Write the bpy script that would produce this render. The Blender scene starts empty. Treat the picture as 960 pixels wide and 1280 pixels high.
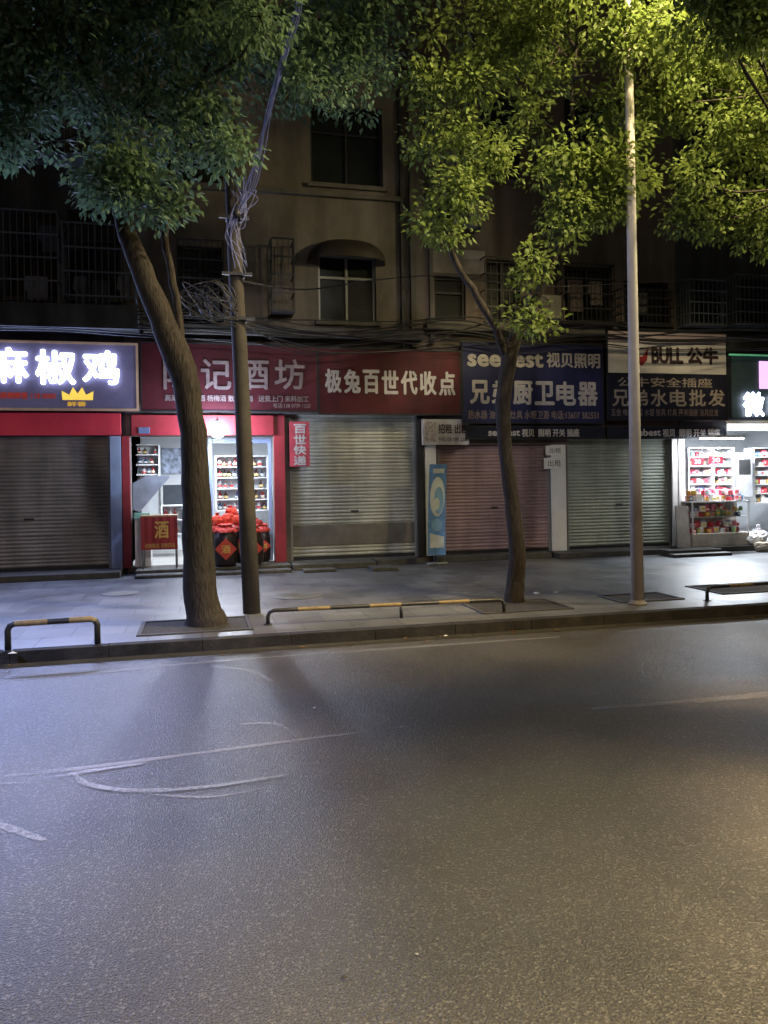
import bpy, math, random
import numpy as np
from mathutils import Vector, Matrix
random.seed(7); rng=np.random.default_rng(7)
S=bpy.context.scene
COL=S.collection
# ------------------------------------------------------------ camera survey
TH=math.radians(13.5); RO=0.016; H=1.9; F=960.0
fw=Vector((math.sin(TH),math.cos(TH),0)); rt=Vector((math.cos(TH),-math.sin(TH),0)); up=Vector((0,0,1))
r2=rt*math.cos(RO)-up*math.sin(RO); u2=up*math.cos(RO)+rt*math.sin(RO)
C0=Vector((0,0,H))
def ray(u,v): return fw+r2*((u-480)/F)+u2*((600-v)/F)
def PY(u,v,Y):
    d=ray(u,v); return C0+d*(Y/d.y)
def PZ(u,v,Z):
    d=ray(u,v); return C0+d*((Z-H)/d.z)
def XU(u,Y=15.9,v=600): return PY(u,v,Y).x
def rect(u0,v0,u1,v1,Y):
    um=(u0+u1)/2; vm=(v0+v1)/2
    return PY(u0,vm,Y).x,PY(u1,vm,Y).x,PY(um,v1,Y).z,PY(um,v0,Y).z
def ppm(u,v,Y): # pixels per metre at plane Y
    d=ray(u,v); return F*d.y/Y
# ------------------------------------------------------------ materials
MATS={}
def mat(name,col,rough=.6,metal=0,var=.25,scale=3.0,bump=0.0,bscale=40,emit=None,es=0,dirt=0.0,spec=.5,stretch=None,fine=0.0):
    if name in MATS: return MATS[name]
    m=bpy.data.materials.new(name); m.use_nodes=True; nt=m.node_tree; N=nt.nodes; L=nt.links
    b=N['Principled BSDF']
    g=N.new('ShaderNodeNewGeometry'); pos=g.outputs['Position']
    if stretch:
        mp=N.new('ShaderNodeMapping'); mp.inputs['Scale'].default_value=stretch
        L.new(pos,mp.inputs['Vector']); pos=mp.outputs['Vector']
    n=N.new('ShaderNodeTexNoise'); n.inputs['Scale'].default_value=scale; n.inputs['Detail'].default_value=6
    n.inputs['Roughness'].default_value=.65
    L.new(pos,n.inputs['Vector'])
    cr=N.new('ShaderNodeValToRGB')
    cr.color_ramp.elements[0].position=.3; cr.color_ramp.elements[1].position=.7
    a=tuple(c*(1-var) for c in col)+(1,); c2=tuple(min(1,c*(1+var)) for c in col)+(1,)
    cr.color_ramp.elements[0].color=a; cr.color_ramp.elements[1].color=c2
    L.new(n.outputs['Fac'],cr.inputs['Fac']); out=cr.outputs['Color']
    if dirt>0:
        n2=N.new('ShaderNodeTexNoise'); n2.inputs['Scale'].default_value=1.1; n2.inputs['Detail'].default_value=8
        mp2=N.new('ShaderNodeMapping'); mp2.inputs['Scale'].default_value=(2.2,2.2,.35)
        L.new(g.outputs['Position'],mp2.inputs['Vector']); L.new(mp2.outputs['Vector'],n2.inputs['Vector'])
        r=N.new('ShaderNodeValToRGB'); r.color_ramp.elements[0].position=.35; r.color_ramp.elements[1].position=.65
        r.color_ramp.elements[0].color=(1-dirt,)*3+(1,); r.color_ramp.elements[1].color=(1,1,1,1)
        mx=N.new('ShaderNodeMixRGB'); mx.blend_type='MULTIPLY'; mx.inputs['Fac'].default_value=1
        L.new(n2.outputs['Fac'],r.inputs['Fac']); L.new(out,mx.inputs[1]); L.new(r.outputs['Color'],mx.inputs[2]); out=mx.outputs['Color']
    L.new(out,b.inputs['Base Color'])
    b.inputs['Roughness'].default_value=rough; b.inputs['Metallic'].default_value=metal
    b.inputs['Specular IOR Level'].default_value=spec
    if bump>0:
        nb=N.new('ShaderNodeTexNoise'); nb.inputs['Scale'].default_value=bscale; nb.inputs['Detail'].default_value=4
        L.new(pos,nb.inputs['Vector'])
        bp=N.new('ShaderNodeBump'); bp.inputs['Strength'].default_value=bump; bp.inputs['Distance'].default_value=.02
        L.new(nb.outputs['Fac'],bp.inputs['Height']); L.new(bp.outputs['Normal'],b.inputs['Normal'])
    if emit:
        b.inputs['Emission Color'].default_value=tuple(emit)+(1,); b.inputs['Emission Strength'].default_value=es
    MATS[name]=m; return m
def asphalt():
    m=bpy.data.materials.new('asphalt'); m.use_nodes=True; nt=m.node_tree; N=nt.nodes; L=nt.links; b=N['Principled BSDF']
    g=N.new('ShaderNodeNewGeometry'); P=g.outputs['Position']
    n1=N.new('ShaderNodeTexNoise'); n1.inputs['Scale'].default_value=.5; n1.inputs['Detail'].default_value=7
    n2=N.new('ShaderNodeTexNoise'); n2.inputs['Scale'].default_value=120; n2.inputs['Detail'].default_value=3
    vo=N.new('ShaderNodeTexVoronoi'); vo.inputs['Scale'].default_value=100
    for n in (n1,n2,vo): L.new(P,n.inputs['Vector'])
    c1=N.new('ShaderNodeValToRGB'); c1.color_ramp.elements[0].position=.35; c1.color_ramp.elements[1].position=.7
    c1.color_ramp.elements[0].color=(.036,.035,.033,1); c1.color_ramp.elements[1].color=(.072,.070,.066,1)
    L.new(n1.outputs['Fac'],c1.inputs['Fac'])
    c2=N.new('ShaderNodeValToRGB'); c2.color_ramp.elements[0].position=.36; c2.color_ramp.elements[1].position=.68
    c2.color_ramp.elements[0].color=(.32,.32,.32,1); c2.color_ramp.elements[1].color=(2.3,2.3,2.3,1)
    L.new(n2.outputs['Fac'],c2.inputs['Fac'])
    mx=N.new('ShaderNodeMixRGB'); mx.blend_type='MULTIPLY'; mx.inputs['Fac'].default_value=1
    L.new(c1.outputs['Color'],mx.inputs[1]); L.new(c2.outputs['Color'],mx.inputs[2])
    sep=N.new('ShaderNodeSeparateColor'); L.new(vo.outputs['Color'],sep.inputs['Color'])
    gt=N.new('ShaderNodeMath'); gt.operation='GREATER_THAN'; gt.inputs[1].default_value=.91; L.new(sep.outputs['Red'],gt.inputs[0])
    ml=N.new('ShaderNodeMath'); ml.operation='MULTIPLY'; ml.inputs[1].default_value=.55; L.new(gt.outputs[0],ml.inputs[0])
    mx2=N.new('ShaderNodeMixRGB'); mx2.inputs[2].default_value=(.24,.23,.21,1)
    L.new(ml.outputs[0],mx2.inputs['Fac']); L.new(mx.outputs['Color'],mx2.inputs[1]); L.new(mx2.outputs['Color'],b.inputs['Base Color'])
    rr=N.new('ShaderNodeMapRange'); rr.inputs['From Min'].default_value=.3; rr.inputs['From Max'].default_value=.7
    rr.inputs['To Min'].default_value=.3; rr.inputs['To Max'].default_value=.5
    L.new(n1.outputs['Fac'],rr.inputs['Value']); L.new(rr.outputs['Result'],b.inputs['Roughness'])
    ad=N.new('ShaderNodeMath'); ad.operation='ADD'; L.new(n2.outputs['Fac'],ad.inputs[0]); L.new(vo.outputs['Distance'],ad.inputs[1])
    bp=N.new('ShaderNodeBump'); bp.inputs['Strength'].default_value=.65; bp.inputs['Distance'].default_value=.007
    L.new(ad.outputs[0],bp.inputs['Height']); L.new(bp.outputs['Normal'],b.inputs['Normal'])
    return m
def paving():
    m=bpy.data.materials.new('paving_slabs'); m.use_nodes=True; nt=m.node_tree; N=nt.nodes; L=nt.links; b=N['Principled BSDF']
    g=N.new('ShaderNodeNewGeometry'); P=g.outputs['Position']
    br=N.new('ShaderNodeTexBrick'); br.inputs['Scale'].default_value=1.0
    br.inputs['Brick Width'].default_value=.6; br.inputs['Row Height'].default_value=.6; br.inputs['Mortar Size'].default_value=.008
    br.offset=0.5
    br.inputs['Color1'].default_value=(.09,.092,.1,1); br.inputs['Color2'].default_value=(.135,.137,.145,1); br.inputs['Mortar'].default_value=(.04,.04,.043,1)
    L.new(P,br.inputs['Vector'])
    n1=N.new('ShaderNodeTexNoise'); n1.inputs['Scale'].default_value=1.1; n1.inputs['Detail'].default_value=9; n1.inputs['Roughness'].default_value=.75
    L.new(P,n1.inputs['Vector'])
    c=N.new('ShaderNodeValToRGB'); c.color_ramp.elements[0].position=.33; c.color_ramp.elements[1].position=.66
    c.color_ramp.elements[0].color=(.55,.55,.55,1); c.color_ramp.elements[1].color=(1.05,1.05,1.05,1); L.new(n1.outputs['Fac'],c.inputs['Fac'])
    mx=N.new('ShaderNodeMixRGB'); mx.blend_type='MULTIPLY'; mx.inputs['Fac'].default_value=1
    L.new(br.outputs['Color'],mx.inputs[1]); L.new(c.outputs['Color'],mx.inputs[2]); L.new(mx.outputs['Color'],b.inputs['Base Color'])
    rr=N.new('ShaderNodeMapRange'); rr.inputs['From Min'].default_value=.3; rr.inputs['From Max'].default_value=.7
    rr.inputs['To Min'].default_value=.32; rr.inputs['To Max'].default_value=.55
    L.new(n1.outputs['Fac'],rr.inputs['Value']); L.new(rr.outputs['Result'],b.inputs['Roughness'])
    n3=N.new('ShaderNodeTexNoise'); n3.inputs['Scale'].default_value=60; L.new(P,n3.inputs['Vector'])
    ad=N.new('ShaderNodeMath'); ad.operation='MULTIPLY_ADD'; ad.inputs[1].default_value=-1.5
    L.new(br.outputs['Fac'],ad.inputs[0]); L.new(n3.outputs['Fac'],ad.inputs[2])
    bp=N.new('ShaderNodeBump'); bp.inputs['Strength'].default_value=.35; bp.inputs['Distance'].default_value=.006
    L.new(ad.outputs[0],bp.inputs['Height']); L.new(bp.outputs['Normal'],b.inputs['Normal'])
    return m
def worn_paint(name='worn_road_paint',lo=.85,hi=1.12,mxa=.65,c=.32):
    m=bpy.data.materials.new(name); m.use_nodes=True; nt=m.node_tree; N=nt.nodes; L=nt.links; b=N['Principled BSDF']
    b.inputs['Base Color'].default_value=(c,c,c*1.04,1); b.inputs['Roughness'].default_value=.5
    g=N.new('ShaderNodeNewGeometry')
    n=N.new('ShaderNodeTexNoise'); n.inputs['Scale'].default_value=26; n.inputs['Detail'].default_value=8; n.inputs['Roughness'].default_value=.8
    n2=N.new('ShaderNodeTexNoise'); n2.inputs['Scale'].default_value=1.3
    L.new(g.outputs['Position'],n.inputs['Vector']); L.new(g.outputs['Position'],n2.inputs['Vector'])
    ad=N.new('ShaderNodeMath'); ad.operation='ADD'; L.new(n.outputs['Fac'],ad.inputs[0]); L.new(n2.outputs['Fac'],ad.inputs[1])
    r=N.new('ShaderNodeMapRange'); r.inputs['From Min'].default_value=lo; r.inputs['From Max'].default_value=hi
    r.inputs['To Max'].default_value=mxa
    L.new(ad.outputs[0],r.inputs['Value'])
    t=N.new('ShaderNodeBsdfTransparent'); mx=N.new('ShaderNodeMixShader'); L.new(r.outputs['Result'],mx.inputs['Fac'])
    L.new(t.outputs[0],mx.inputs[1]); L.new(b.outputs[0],mx.inputs[2]); L.new(mx.outputs[0],N['Material Output'].inputs['Surface'])
    return m
def leafmat(name,dark,light):
    m=bpy.data.materials.new(name); m.use_nodes=True; nt=m.node_tree; N=nt.nodes; L=nt.links; b=N['Principled BSDF']
    g=N.new('ShaderNodeNewGeometry')
    n=N.new('ShaderNodeTexNoise'); n.inputs['Scale'].default_value=1.8; L.new(g.outputs['Position'],n.inputs['Vector'])
    a=N.new('ShaderNodeMath'); a.operation='MULTIPLY_ADD'; a.inputs[1].default_value=.35; L.new(g.outputs['Random Per Island'],a.inputs[0])
    s=N.new('ShaderNodeMath'); s.operation='MULTIPLY'; s.inputs[1].default_value=.75; L.new(n.outputs['Fac'],s.inputs[0]); L.new(s.outputs[0],a.inputs[2])
    c=N.new('ShaderNodeValToRGB'); c.color_ramp.elements[0].position=.2; c.color_ramp.elements[1].position=.85
    c.color_ramp.elements[0].color=dark+(1,); c.color_ramp.elements[1].color=light+(1,)
    L.new(a.outputs[0],c.inputs['Fac']); L.new(c.outputs['Color'],b.inputs['Base Color']); b.inputs['Roughness'].default_value=.65
    b.inputs['Specular IOR Level'].default_value=.25
    t=N.new('ShaderNodeBsdfTranslucent'); L.new(c.outputs['Color'],t.inputs['Color'])
    mx=N.new('ShaderNodeMixShader'); mx.inputs['Fac'].default_value=.5
    L.new(b.outputs[0],mx.inputs[1]); L.new(t.outputs[0],mx.inputs[2]); L.new(mx.outputs[0],N['Material Output'].inputs['Surface'])
    return m
M_ASPH=asphalt(); M_PAV=paving(); M_PAINT=worn_paint(); M_PAINT2=worn_paint('faint_road_paint',.72,1.1,.42,.3); M_PAINT3=worn_paint('thin_road_paint',.7,1.0,.5,.32)
M_LEAF=leafmat('camphor_leaves',(.06,.095,.024),(.17,.22,.05))
M_LEAFD=leafmat('camphor_leaves_dark',(.055,.105,.055),(.14,.21,.10))
M_BARK=mat('bark',(.036,.03,.026),.9,var=.5,scale=9,bump=1.0,bscale=14,stretch=(3,3,.7),spec=.2)
M_STUC=mat('stucco_wall',(.15,.13,.122),.85,var=.15,bump=.2,dirt=.45)
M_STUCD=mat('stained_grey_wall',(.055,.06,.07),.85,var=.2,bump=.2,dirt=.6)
M_STUCW=mat('pale_wall',(.14,.112,.106),.8,var=.12,bump=.15,dirt=.5)
M_GLASS=mat('dark_window_glass',(.012,.014,.016),.35,var=.3,spec=.15)
M_FRAME=mat('window_frame',(.22,.23,.23),.4,var=.1)
M_DARKM=mat('dark_metal',(.025,.025,.03),.5,metal=.4)
M_BAR=mat('cage_bars',(.09,.11,.15),.5,metal=.1)
M_CONC=mat('concrete',(.10,.093,.086),.8,var=.25,bump=.4,dirt=.3)
M_KERB=mat('kerb_stone',(.03,.028,.026),.85,var=.5,scale=5,bump=.4,dirt=.4,spec=.2)
M_STEP=mat('step_stone',(.07,.066,.06),.75,var=.4,scale=6,bump=.4,dirt=.4)
M_SOIL=mat('soil',(.028,.024,.02),.95,var=.5,scale=20,bump=1,bscale=50)
M_RED=mat('red_panel',(.3,.022,.035),.5,var=.2,dirt=.2)
M_REDGLOW=mat('glowing_red_panel',(.5,.035,.06),.5,var=.15,emit=(.6,.03,.08),es=.10)  # lit look of the lintel put in as weak emission; not a lamp
M_REDS=mat('dark_red_sign',(.09,.012,.02),.6,var=.25,scale=2,dirt=.3,spec=.3)
M_REDS2=mat('dark_red_sign_aged',(.09,.010,.017),.6,var=.3,scale=1.5,dirt=.3,spec=.3)
M_BLUES=mat('blue_sign',(.018,.022,.10),.55,var=.2,scale=2,dirt=.25,spec=.3)
M_GREYS=mat('grey_sign',(.6,.59,.61),.6,var=.1,scale=2,dirt=.2)
M_DKS=mat('dark_sign',(.014,.016,.035),.6,var=.3,scale=3,spec=.2)
M_WHT=mat('white_paint',(.7,.7,.7),.5,var=.08)
M_WHTL=mat('sign_lettering_white',(.52,.49,.5),.5,var=.2,scale=8)
M_WHTD=mat('sign_lettering_faded',(.25,.19,.19),.6,var=.35,scale=8)
M_ORL=mat('sign_lettering_buff',(.32,.28,.26),.6,var=.3,scale=8)
M_BLUEP=mat('pale_blue_pillar',(.3,.37,.55),.45,var=.12,dirt=.2)
M_BLK=mat('black_paint',(.015,.015,.015),.45,var=.3)
M_YEL=mat('yellow_paint',(.24,.17,.07),.6,var=.4,scale=12,dirt=.3)
M_LED=mat('led_white',(.8,.8,.8),.5,emit=(.70,.78,1.0),es=6)
M_TUBE=mat('lamp_white',(.8,.8,.8),.5,emit=(.9,.95,1.0),es=22)
M_GALV=mat('painted_lamp_pole',(.5,.46,.45),.6,var=.12,scale=4,dirt=.2)
M_CABL=mat('dark_cable',(.015,.015,.018),.6)
M_CABW=mat('pale_cable',(.18,.21,.48),.5)
M_WALLIN=mat('interior_white',(.75,.77,.8),.6,var=.05)
M_WOOD=mat('brown_board',(.3,.18,.09),.5,var=.25,stretch=(1,1,8))
M_GOLD=mat('gold_letter',(.6,.35,.08),.5)
def shut(name,c): return mat(name,c,.55,metal=.1,var=.2,scale=2.5,dirt=.4,stretch=(.6,1,5),spec=.35)
# ------------------------------------------------------------ mesh builder
class MB:
    def __init__(s): s.v=[]; s.f=[]; s.m=[]; s.sm=[]
    def quad(s,*p,m=0,sm=False):
        i=len(s.v); s.v+= [tuple(q) for q in p]; s.f.append(tuple(range(i,i+len(p)))); s.m.append(m); s.sm.append(sm)
    def box(s,x0,x1,y0,y1,z0,z1,m=0,M=None):
        i=len(s.v)
        pts=[Vector((x,y,z)) for z in (z0,z1) for y in (y0,y1) for x in (x0,x1)]
        if M: pts=[M@p for p in pts]
        s.v+=[tuple(p) for p in pts]
        for f in ((0,2,3,1),(4,5,7,6),(0,1,5,4),(2,6,7,3),(0,4,6,2),(1,3,7,5)):
            s.f.append(tuple(i+k for k in f)); s.m.append(m); s.sm.append(False)
    def tube(s,path,rad,n=8,m=0,caps=True,mf=None):
        path=[Vector(p) for p in path]; k=len(path)
        if not hasattr(rad,'__len__'): rad=[rad]*k
        base=len(s.v); t0=(path[1]-path[0]).normalized()
        a=t0.orthogonal().normalized(); 
        for i,p in enumerate(path):
            t=(path[min(i+1,k-1)]-path[max(i-1,0)]).normalized()
            a=(a-t*a.dot(t)).normalized(); b=t.cross(a)
            for j in range(n):
                an=2*math.pi*j/n; s.v.append(tuple(p+(a*math.cos(an)+b*math.sin(an))*rad[i]))
        for i in range(k-1):
            for j in range(n):
                q=base+i*n+j; w=base+i*n+(j+1)%n
                s.f.append((q,w,w+n,q+n)); s.m.append(mf(i) if mf else m); s.sm.append(True)
        if caps:
            s.f.append(tuple(base+j for j in reversed(range(n)))); s.m.append(mf(0) if mf else m); s.sm.append(False)
            s.f.append(tuple(base+(k-1)*n+j for j in range(n))); s.m.append(mf(k-2) if mf else m); s.sm.append(False)
    def lathe(s,prof,c=(0,0,0),n=16,m=0):
        s.tube([(c[0],c[1],c[2]+z) for r,z in prof],[r for r,z in prof],n=n,m=m)
    def build(s,name,mats,parent=None,loc=None,bevel=0,label=None):
        me=bpy.data.meshes.new(name)
        root=Vector(parent['_o']) if parent and '_o' in parent else (Vector(loc) if loc else Vector((0,0,0)))
        me.from_pydata([tuple(Vector(v)-root) for v in s.v],[],s.f); 
        for mt in (mats if isinstance(mats,(list,tuple)) else [mats]): me.materials.append(mt)
        me.polygons.foreach_set('material_index',s.m); me.polygons.foreach_set('use_smooth',s.sm); me.update()
        ob=bpy.data.objects.new(name,me); COL.objects.link(ob)
        if parent: ob.parent=parent; ob['_o']=tuple(root)
        elif loc: ob.location=loc; ob['_o']=tuple(root)
        if bevel>0:
            bm=ob.modifiers.new('bevel','BEVEL'); bm.width=bevel; bm.segments=2; bm.limit_method='ANGLE'
        if label: ob['label']=label
        return ob
def thing(name,label,cat,loc,group=None):
    e=bpy.data.objects.new(name,None); e.location=loc; e['_o']=tuple(loc); COL.objects.link(e)
    e['label']=label; e['category']=cat
    if group: e['group']=group
    return e
def copy_thing(e,loc,rot=0,scale=None):
    n=e.copy(); COL.objects.link(n); n.location=loc; n.rotation_euler=(0,0,rot)
    if scale: n.scale=scale
    def rec(src,dst):
        for c in list(src.children):
            k=c.copy(); k.parent=dst; COL.objects.link(k); rec(c,k)
    rec(e,n); return n
def remove_tree(e):
    for c in list(e.children_recursive): bpy.data.objects.remove(c)
    bpy.data.objects.remove(e)
def text(body,x0,x1,z0,z1,Y,m,parent,bold=.0,ext=.01,name='lettering'):
    cu=bpy.data.curves.new('t','FONT'); cu.body=body; cu.resolution_u=3
    ob=bpy.data.objects.new('t',cu); COL.objects.link(ob); bpy.context.view_layer.update()
    src=bpy.data.meshes.new_from_object(ob.evaluated_get(bpy.context.evaluated_depsgraph_get()))
    bpy.data.objects.remove(ob)
    n=len(src.vertices)
    if n==0: print('NOTEXT',body); return None
    co=np.zeros(n*3); src.vertices.foreach_get('co',co); co=co.reshape(-1,3)
    mn=co.min(0); w=co.max(0)-mn; root=Vector(parent['_o']); b=bold*(z1-z0)
    X=x0+b+(co[:,0]-mn[0])/max(w[0],1e-6)*(x1-x0-2*b); Z=z0+b+(co[:,1]-mn[1])/max(w[1],1e-6)*(z1-z0-2*b)
    fs=[tuple(p.vertices) for p in src.polygons]; V=[];Fc=[]
    offs=[(0,0)] if bold==0 else [(0,0),(b,0),(-b,0),(0,b),(0,-b),(b*.7,b*.7),(-b*.7,-b*.7),(b*.7,-b*.7),(-b*.7,b*.7)]
    for k,(dx,dz) in enumerate(offs):
        o=len(V); yy=Y-ext/2-k*.0006
        V+=[(X[i]+dx-root.x,yy-root.y,Z[i]+dz-root.z) for i in range(n)]; Fc+=[tuple(o+i for i in f) for f in fs]
    me=bpy.data.meshes.new(name); me.from_pydata(V,[],Fc); me.materials.append(m); me.update()
    o=bpy.data.objects.new(name,me); COL.objects.link(o); o.parent=parent
    return o
def ptext(body,u0,v0,u1,v1,Y,m,parent,**k):
    x0,x1,z0,z1=rect(u0,v0,u1,v1,Y); return text(body,x0,x1,z0,z1,Y,m,parent,**k)
def pbox(mb,u0,v0,u1,v1,Y0,Y1,m=0):
    x0,x1,z0,z1=rect(u0,v0,u1,v1,Y0); mb.box(x0,x1,Y0,Y1,z0,z1,m)
def structure(ob): ob['kind']='structure'; return ob
# ------------------------------------------------------------ ground
KY=8.9; PZ0=.13; FY=15.9; FL=.25
g=MB(); g.quad((-400,-400,-.03),(400,-400,-.03),(400,400,-.03),(-400,400,-.03)); structure(g.build('ground',M_SOIL))
g=MB(); g.quad((-120,1.5,0),(120,1.5,0),(120,KY,0),(-120,KY,0)); structure(g.build('road',M_ASPH))
g=MB(); g.box(-120,120,KY+.15,30,-.02,PZ0); structure(g.build('pavement',M_PAV))
g=MB(); g.box(-120,120,-9,1.35,-.02,PZ0); structure(g.build('pavement',M_PAV))
for ya,yb in ((KY,KY+.146),(1.354,1.5)):
    g=MB(); x=-60
    while x<60:
        j=random.uniform(-.0015,.0015); g.box(x+.001,x+.999,ya+j,yb,-.02,PZ0+.002+random.uniform(-.0015,.0015)); x+=1
    structure(g.build('kerb',M_KERB,bevel=.008))
g=MB(); g.quad((-120,KY-.2,.004),(120,KY-.2,.004),(120,KY-.005,.004),(-120,KY-.005,.004))
structure(g.build('gutter',mat('gutter_concrete',(.028,.026,.024),.7,var=.4,scale=4,bump=.5)))
def strip(pts,w,name='road_marking',z=.004,m=None):
    P=[PZ(u,v,z) for u,v in pts]; Q=[]
    for i in range(len(P)-1):
        p0=P[max(i-1,0)];p1=P[i];p2=P[i+1];p3=P[min(i+2,len(P)-1)]
        for k in range(8):
            t=k/8; Q.append(.5*((2*p1)+(p2-p0)*t+(2*p0-5*p1+4*p2-p3)*t*t+(3*p1-p0-3*p2+p3)*t**3))
    Q.append(P[-1]); g=MB(); L=[];R=[]
    for i,q in enumerate(Q):
        d=(Q[min(i+1,len(Q)-1)]-Q[max(i-1,0)]).normalized(); n=Vector((-d.y,d.x,0)); ww=w*(.5+.5*math.sin(math.pi*i/(len(Q)-1)))*random.uniform(.8,1.15)
        L.append(q+n*ww/2); R.append(q-n*ww/2)
    for i in range(len(Q)-1): g.quad(R[i],R[i+1],L[i+1],L[i])
    for k,v in enumerate(g.v): g.v[k]=(v[0],v[1],z)
    return structure(g.build(name,m or M_PAINT))
strip([(-300,1002),(-60,977),(100,960),(250,941),(380,924),(510,908)],.065,m=M_PAINT3)
strip([(740,886),(860,877),(1000,864),(1100,854)],.12,z=.0042,m=M_PAINT2)
strip([(390,818),(540,807),(700,796)],.09,m=M_PAINT2)
strip([(-100,861),(100,843),(240,829),(400,817)],.07,z=.0046,m=M_PAINT2)
strip([(92,966),(110,980),(170,988),(260,983),(360,968)],.06,z=.008)
strip([(-30,984),(60,972),(120,962),(180,954)],.06,z=.0084)
strip([(262,833),(310,838),(348,856)],.06)
strip([(300,905),(345,905),(372,922)],.05)
strip([(-20,1024),(15,1036),(55,1050)],.06)
strip([(180,992),(260,996),(330,985)],.03)
M_EDGE=mat('bed_edging',(.045,.042,.04),.8,var=.4)
def bed(u0,v0,u1,v1,w,d):
    c=PZ((u0+u1)/2,(v0+v1)/2,PZ0); g=MB(); z=PZ0+.004
    g.quad((c.x-w,c.y-d,z),(c.x+w,c.y-d,z),(c.x+w,c.y+d,z),(c.x-w,c.y+d,z)); structure(g.build('soil_bed',M_SOIL))
    g=MB(); t=.05
    g.box(c.x-w-t,c.x+w+t,c.y-d-t,c.y-d,z-.01,z+.012); g.box(c.x-w-t,c.x+w+t,c.y+d,c.y+d+t,z-.01,z+.012)
    g.box(c.x-w-t,c.x-w,c.y-d,c.y+d,z-.01,z+.012); g.box(c.x+w,c.x+w+t,c.y-d,c.y+d,z-.01,z+.012)
    structure(g.build('soil_bed_edging',M_EDGE))
bed(170,770,320,795,.62,.42); bed(590,748,700,768,.6,.4); bed(770,742,830,752,.45,.3); bed(880,728,990,742,.75,.4)
# ------------------------------------------------------------ buildings
def wall(mb,x0,x1,z0,z1,y,holes,dep=.25,m=0):
    xs=sorted({x0,x1,*[h[0] for h in holes],*[h[1] for h in holes]}); zs=sorted({z0,z1,*[h[2] for h in holes],*[h[3] for h in holes]})
    xs=[x for x in xs if x0<=x<=x1]; zs=[z for z in zs if z0<=z<=z1]
    for i in range(len(xs)-1):
        for j in range(len(zs)-1):
            cx=(xs[i]+xs[i+1])/2; cz=(zs[j]+zs[j+1])/2
            if any(h[0]<cx<h[1] and h[2]<cz<h[3] for h in holes): continue
            mb.quad((xs[i],y,zs[j]),(xs[i+1],y,zs[j]),(xs[i+1],y,zs[j+1]),(xs[i],y,zs[j+1]),m=m)
    for a,b,c,d in holes:
        mb.quad((a,y,c),(a,y+dep,c),(a,y+dep,d),(a,y,d),m=m); mb.quad((b,y+dep,c),(b,y,c),(b,y,d),(b,y+dep,d),m=m)
        mb.quad((a,y,c),(b,y,c),(b,y+dep,c),(a,y+dep,c),m=m); mb.quad((a,y+dep,d),(b,y+dep,d),(b,y,d),(a,y,d),m=m)
def building(label,X0,X1,wins,opens,m,top=16.5):
    e=thing('shop_building',label,'building',((X0+X1)/2,FY,0))
    holes=[rect(*w[:4],FY) for w in wins]+[rect(o[0],o[1],o[2],600,FY)[0:2]+(FL,rect(o[0],o[1],o[2],600,FY)[3]) for o in opens]
    mb=MB(); wall(mb,X0,X1,0,top,FY,holes)
    mb.quad((X0,FY,0),(X0,26,0),(X0,26,top),(X0,FY,top)); mb.quad((X1,26,0),(X1,FY,0),(X1,FY,top),(X1,26,top))
    mb.quad((X0,FY,top),(X1,FY,top),(X1,26,top),(X0,26,top)); mb.quad((X1,26,0),(X0,26,0),(X0,26,top),(X1,26,top))
    mb.build('wall',m,e)
    for w,h in zip(wins,holes):
        a,b,c,d=h; k=w[4] if len(w)>4 else 2
        p=MB(); p.box(a,b,FY+.16,FY+.18,c,d); wo=p.build('window',M_GLASS,e)
        f=MB(); t=.05; y0=FY+.1;y1=FY+.158
        f.box(a,b,y0,y1,c,c+t); f.box(a,b,y0,y1,d-t,d); f.box(a,a+t,y0,y1,c+t,d-t); f.box(b-t,b,y0,y1,c+t,d-t)
        for q in range(1,k):
            x=a+(b-a)*q/k; f.box(x-t/2,x+t/2,y0+.003,y1,c+t,d-t)
        zz=c+(d-c)*.66; f.box(a+t,b-t,y0+.006,y1,zz-t/2,zz+t/2)
        f.build('frame',w[5] if len(w)>5 else M_FRAME,wo)
        s=MB(); s.box(a-.08,b+.08,FY-.1,FY-.003,c-.09,c-.003); s.build('sill',M_CONC,wo)
    return e,holes[len(wins):]
xA=XU(158); xB=XU(531); xC=XU(848)
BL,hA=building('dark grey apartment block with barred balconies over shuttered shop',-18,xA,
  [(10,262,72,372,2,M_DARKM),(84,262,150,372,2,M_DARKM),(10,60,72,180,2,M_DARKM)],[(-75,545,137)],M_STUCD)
BC,hC=building('stained beige apartment block above liquor shop and parcel shop',xA,xB,
  [(398,318,470,402,2),(388,132,478,232,2,M_DARKM),(222,308,278,392,2,M_DARKM),(222,132,278,232,2,M_DARKM)],[(163,545,342),(362,518,521)],M_STUC)
BR,hR=building('pale pinkish apartment block over two closed appliance shops',xB,xC,
  [(543,346,582,402,1,M_DARKM),(608,325,650,402,2,M_DARKM),(706,334,765,402,2,M_DARKM),(780,352,836,404,2,M_DARKM),(600,120,650,225,2,M_DARKM),(706,120,765,225,2,M_DARKM)],[(547,556,689),(709,548,840)],M_STUCW)
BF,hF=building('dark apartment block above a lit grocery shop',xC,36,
  [(866,352,905,404,2,M_DARKM),(925,350,985,404,2,M_DARKM),(866,140,905,240,2,M_DARKM),(925,150,985,250,2,M_DARKM)],[(857,538,1060)],M_STUCD)
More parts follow.
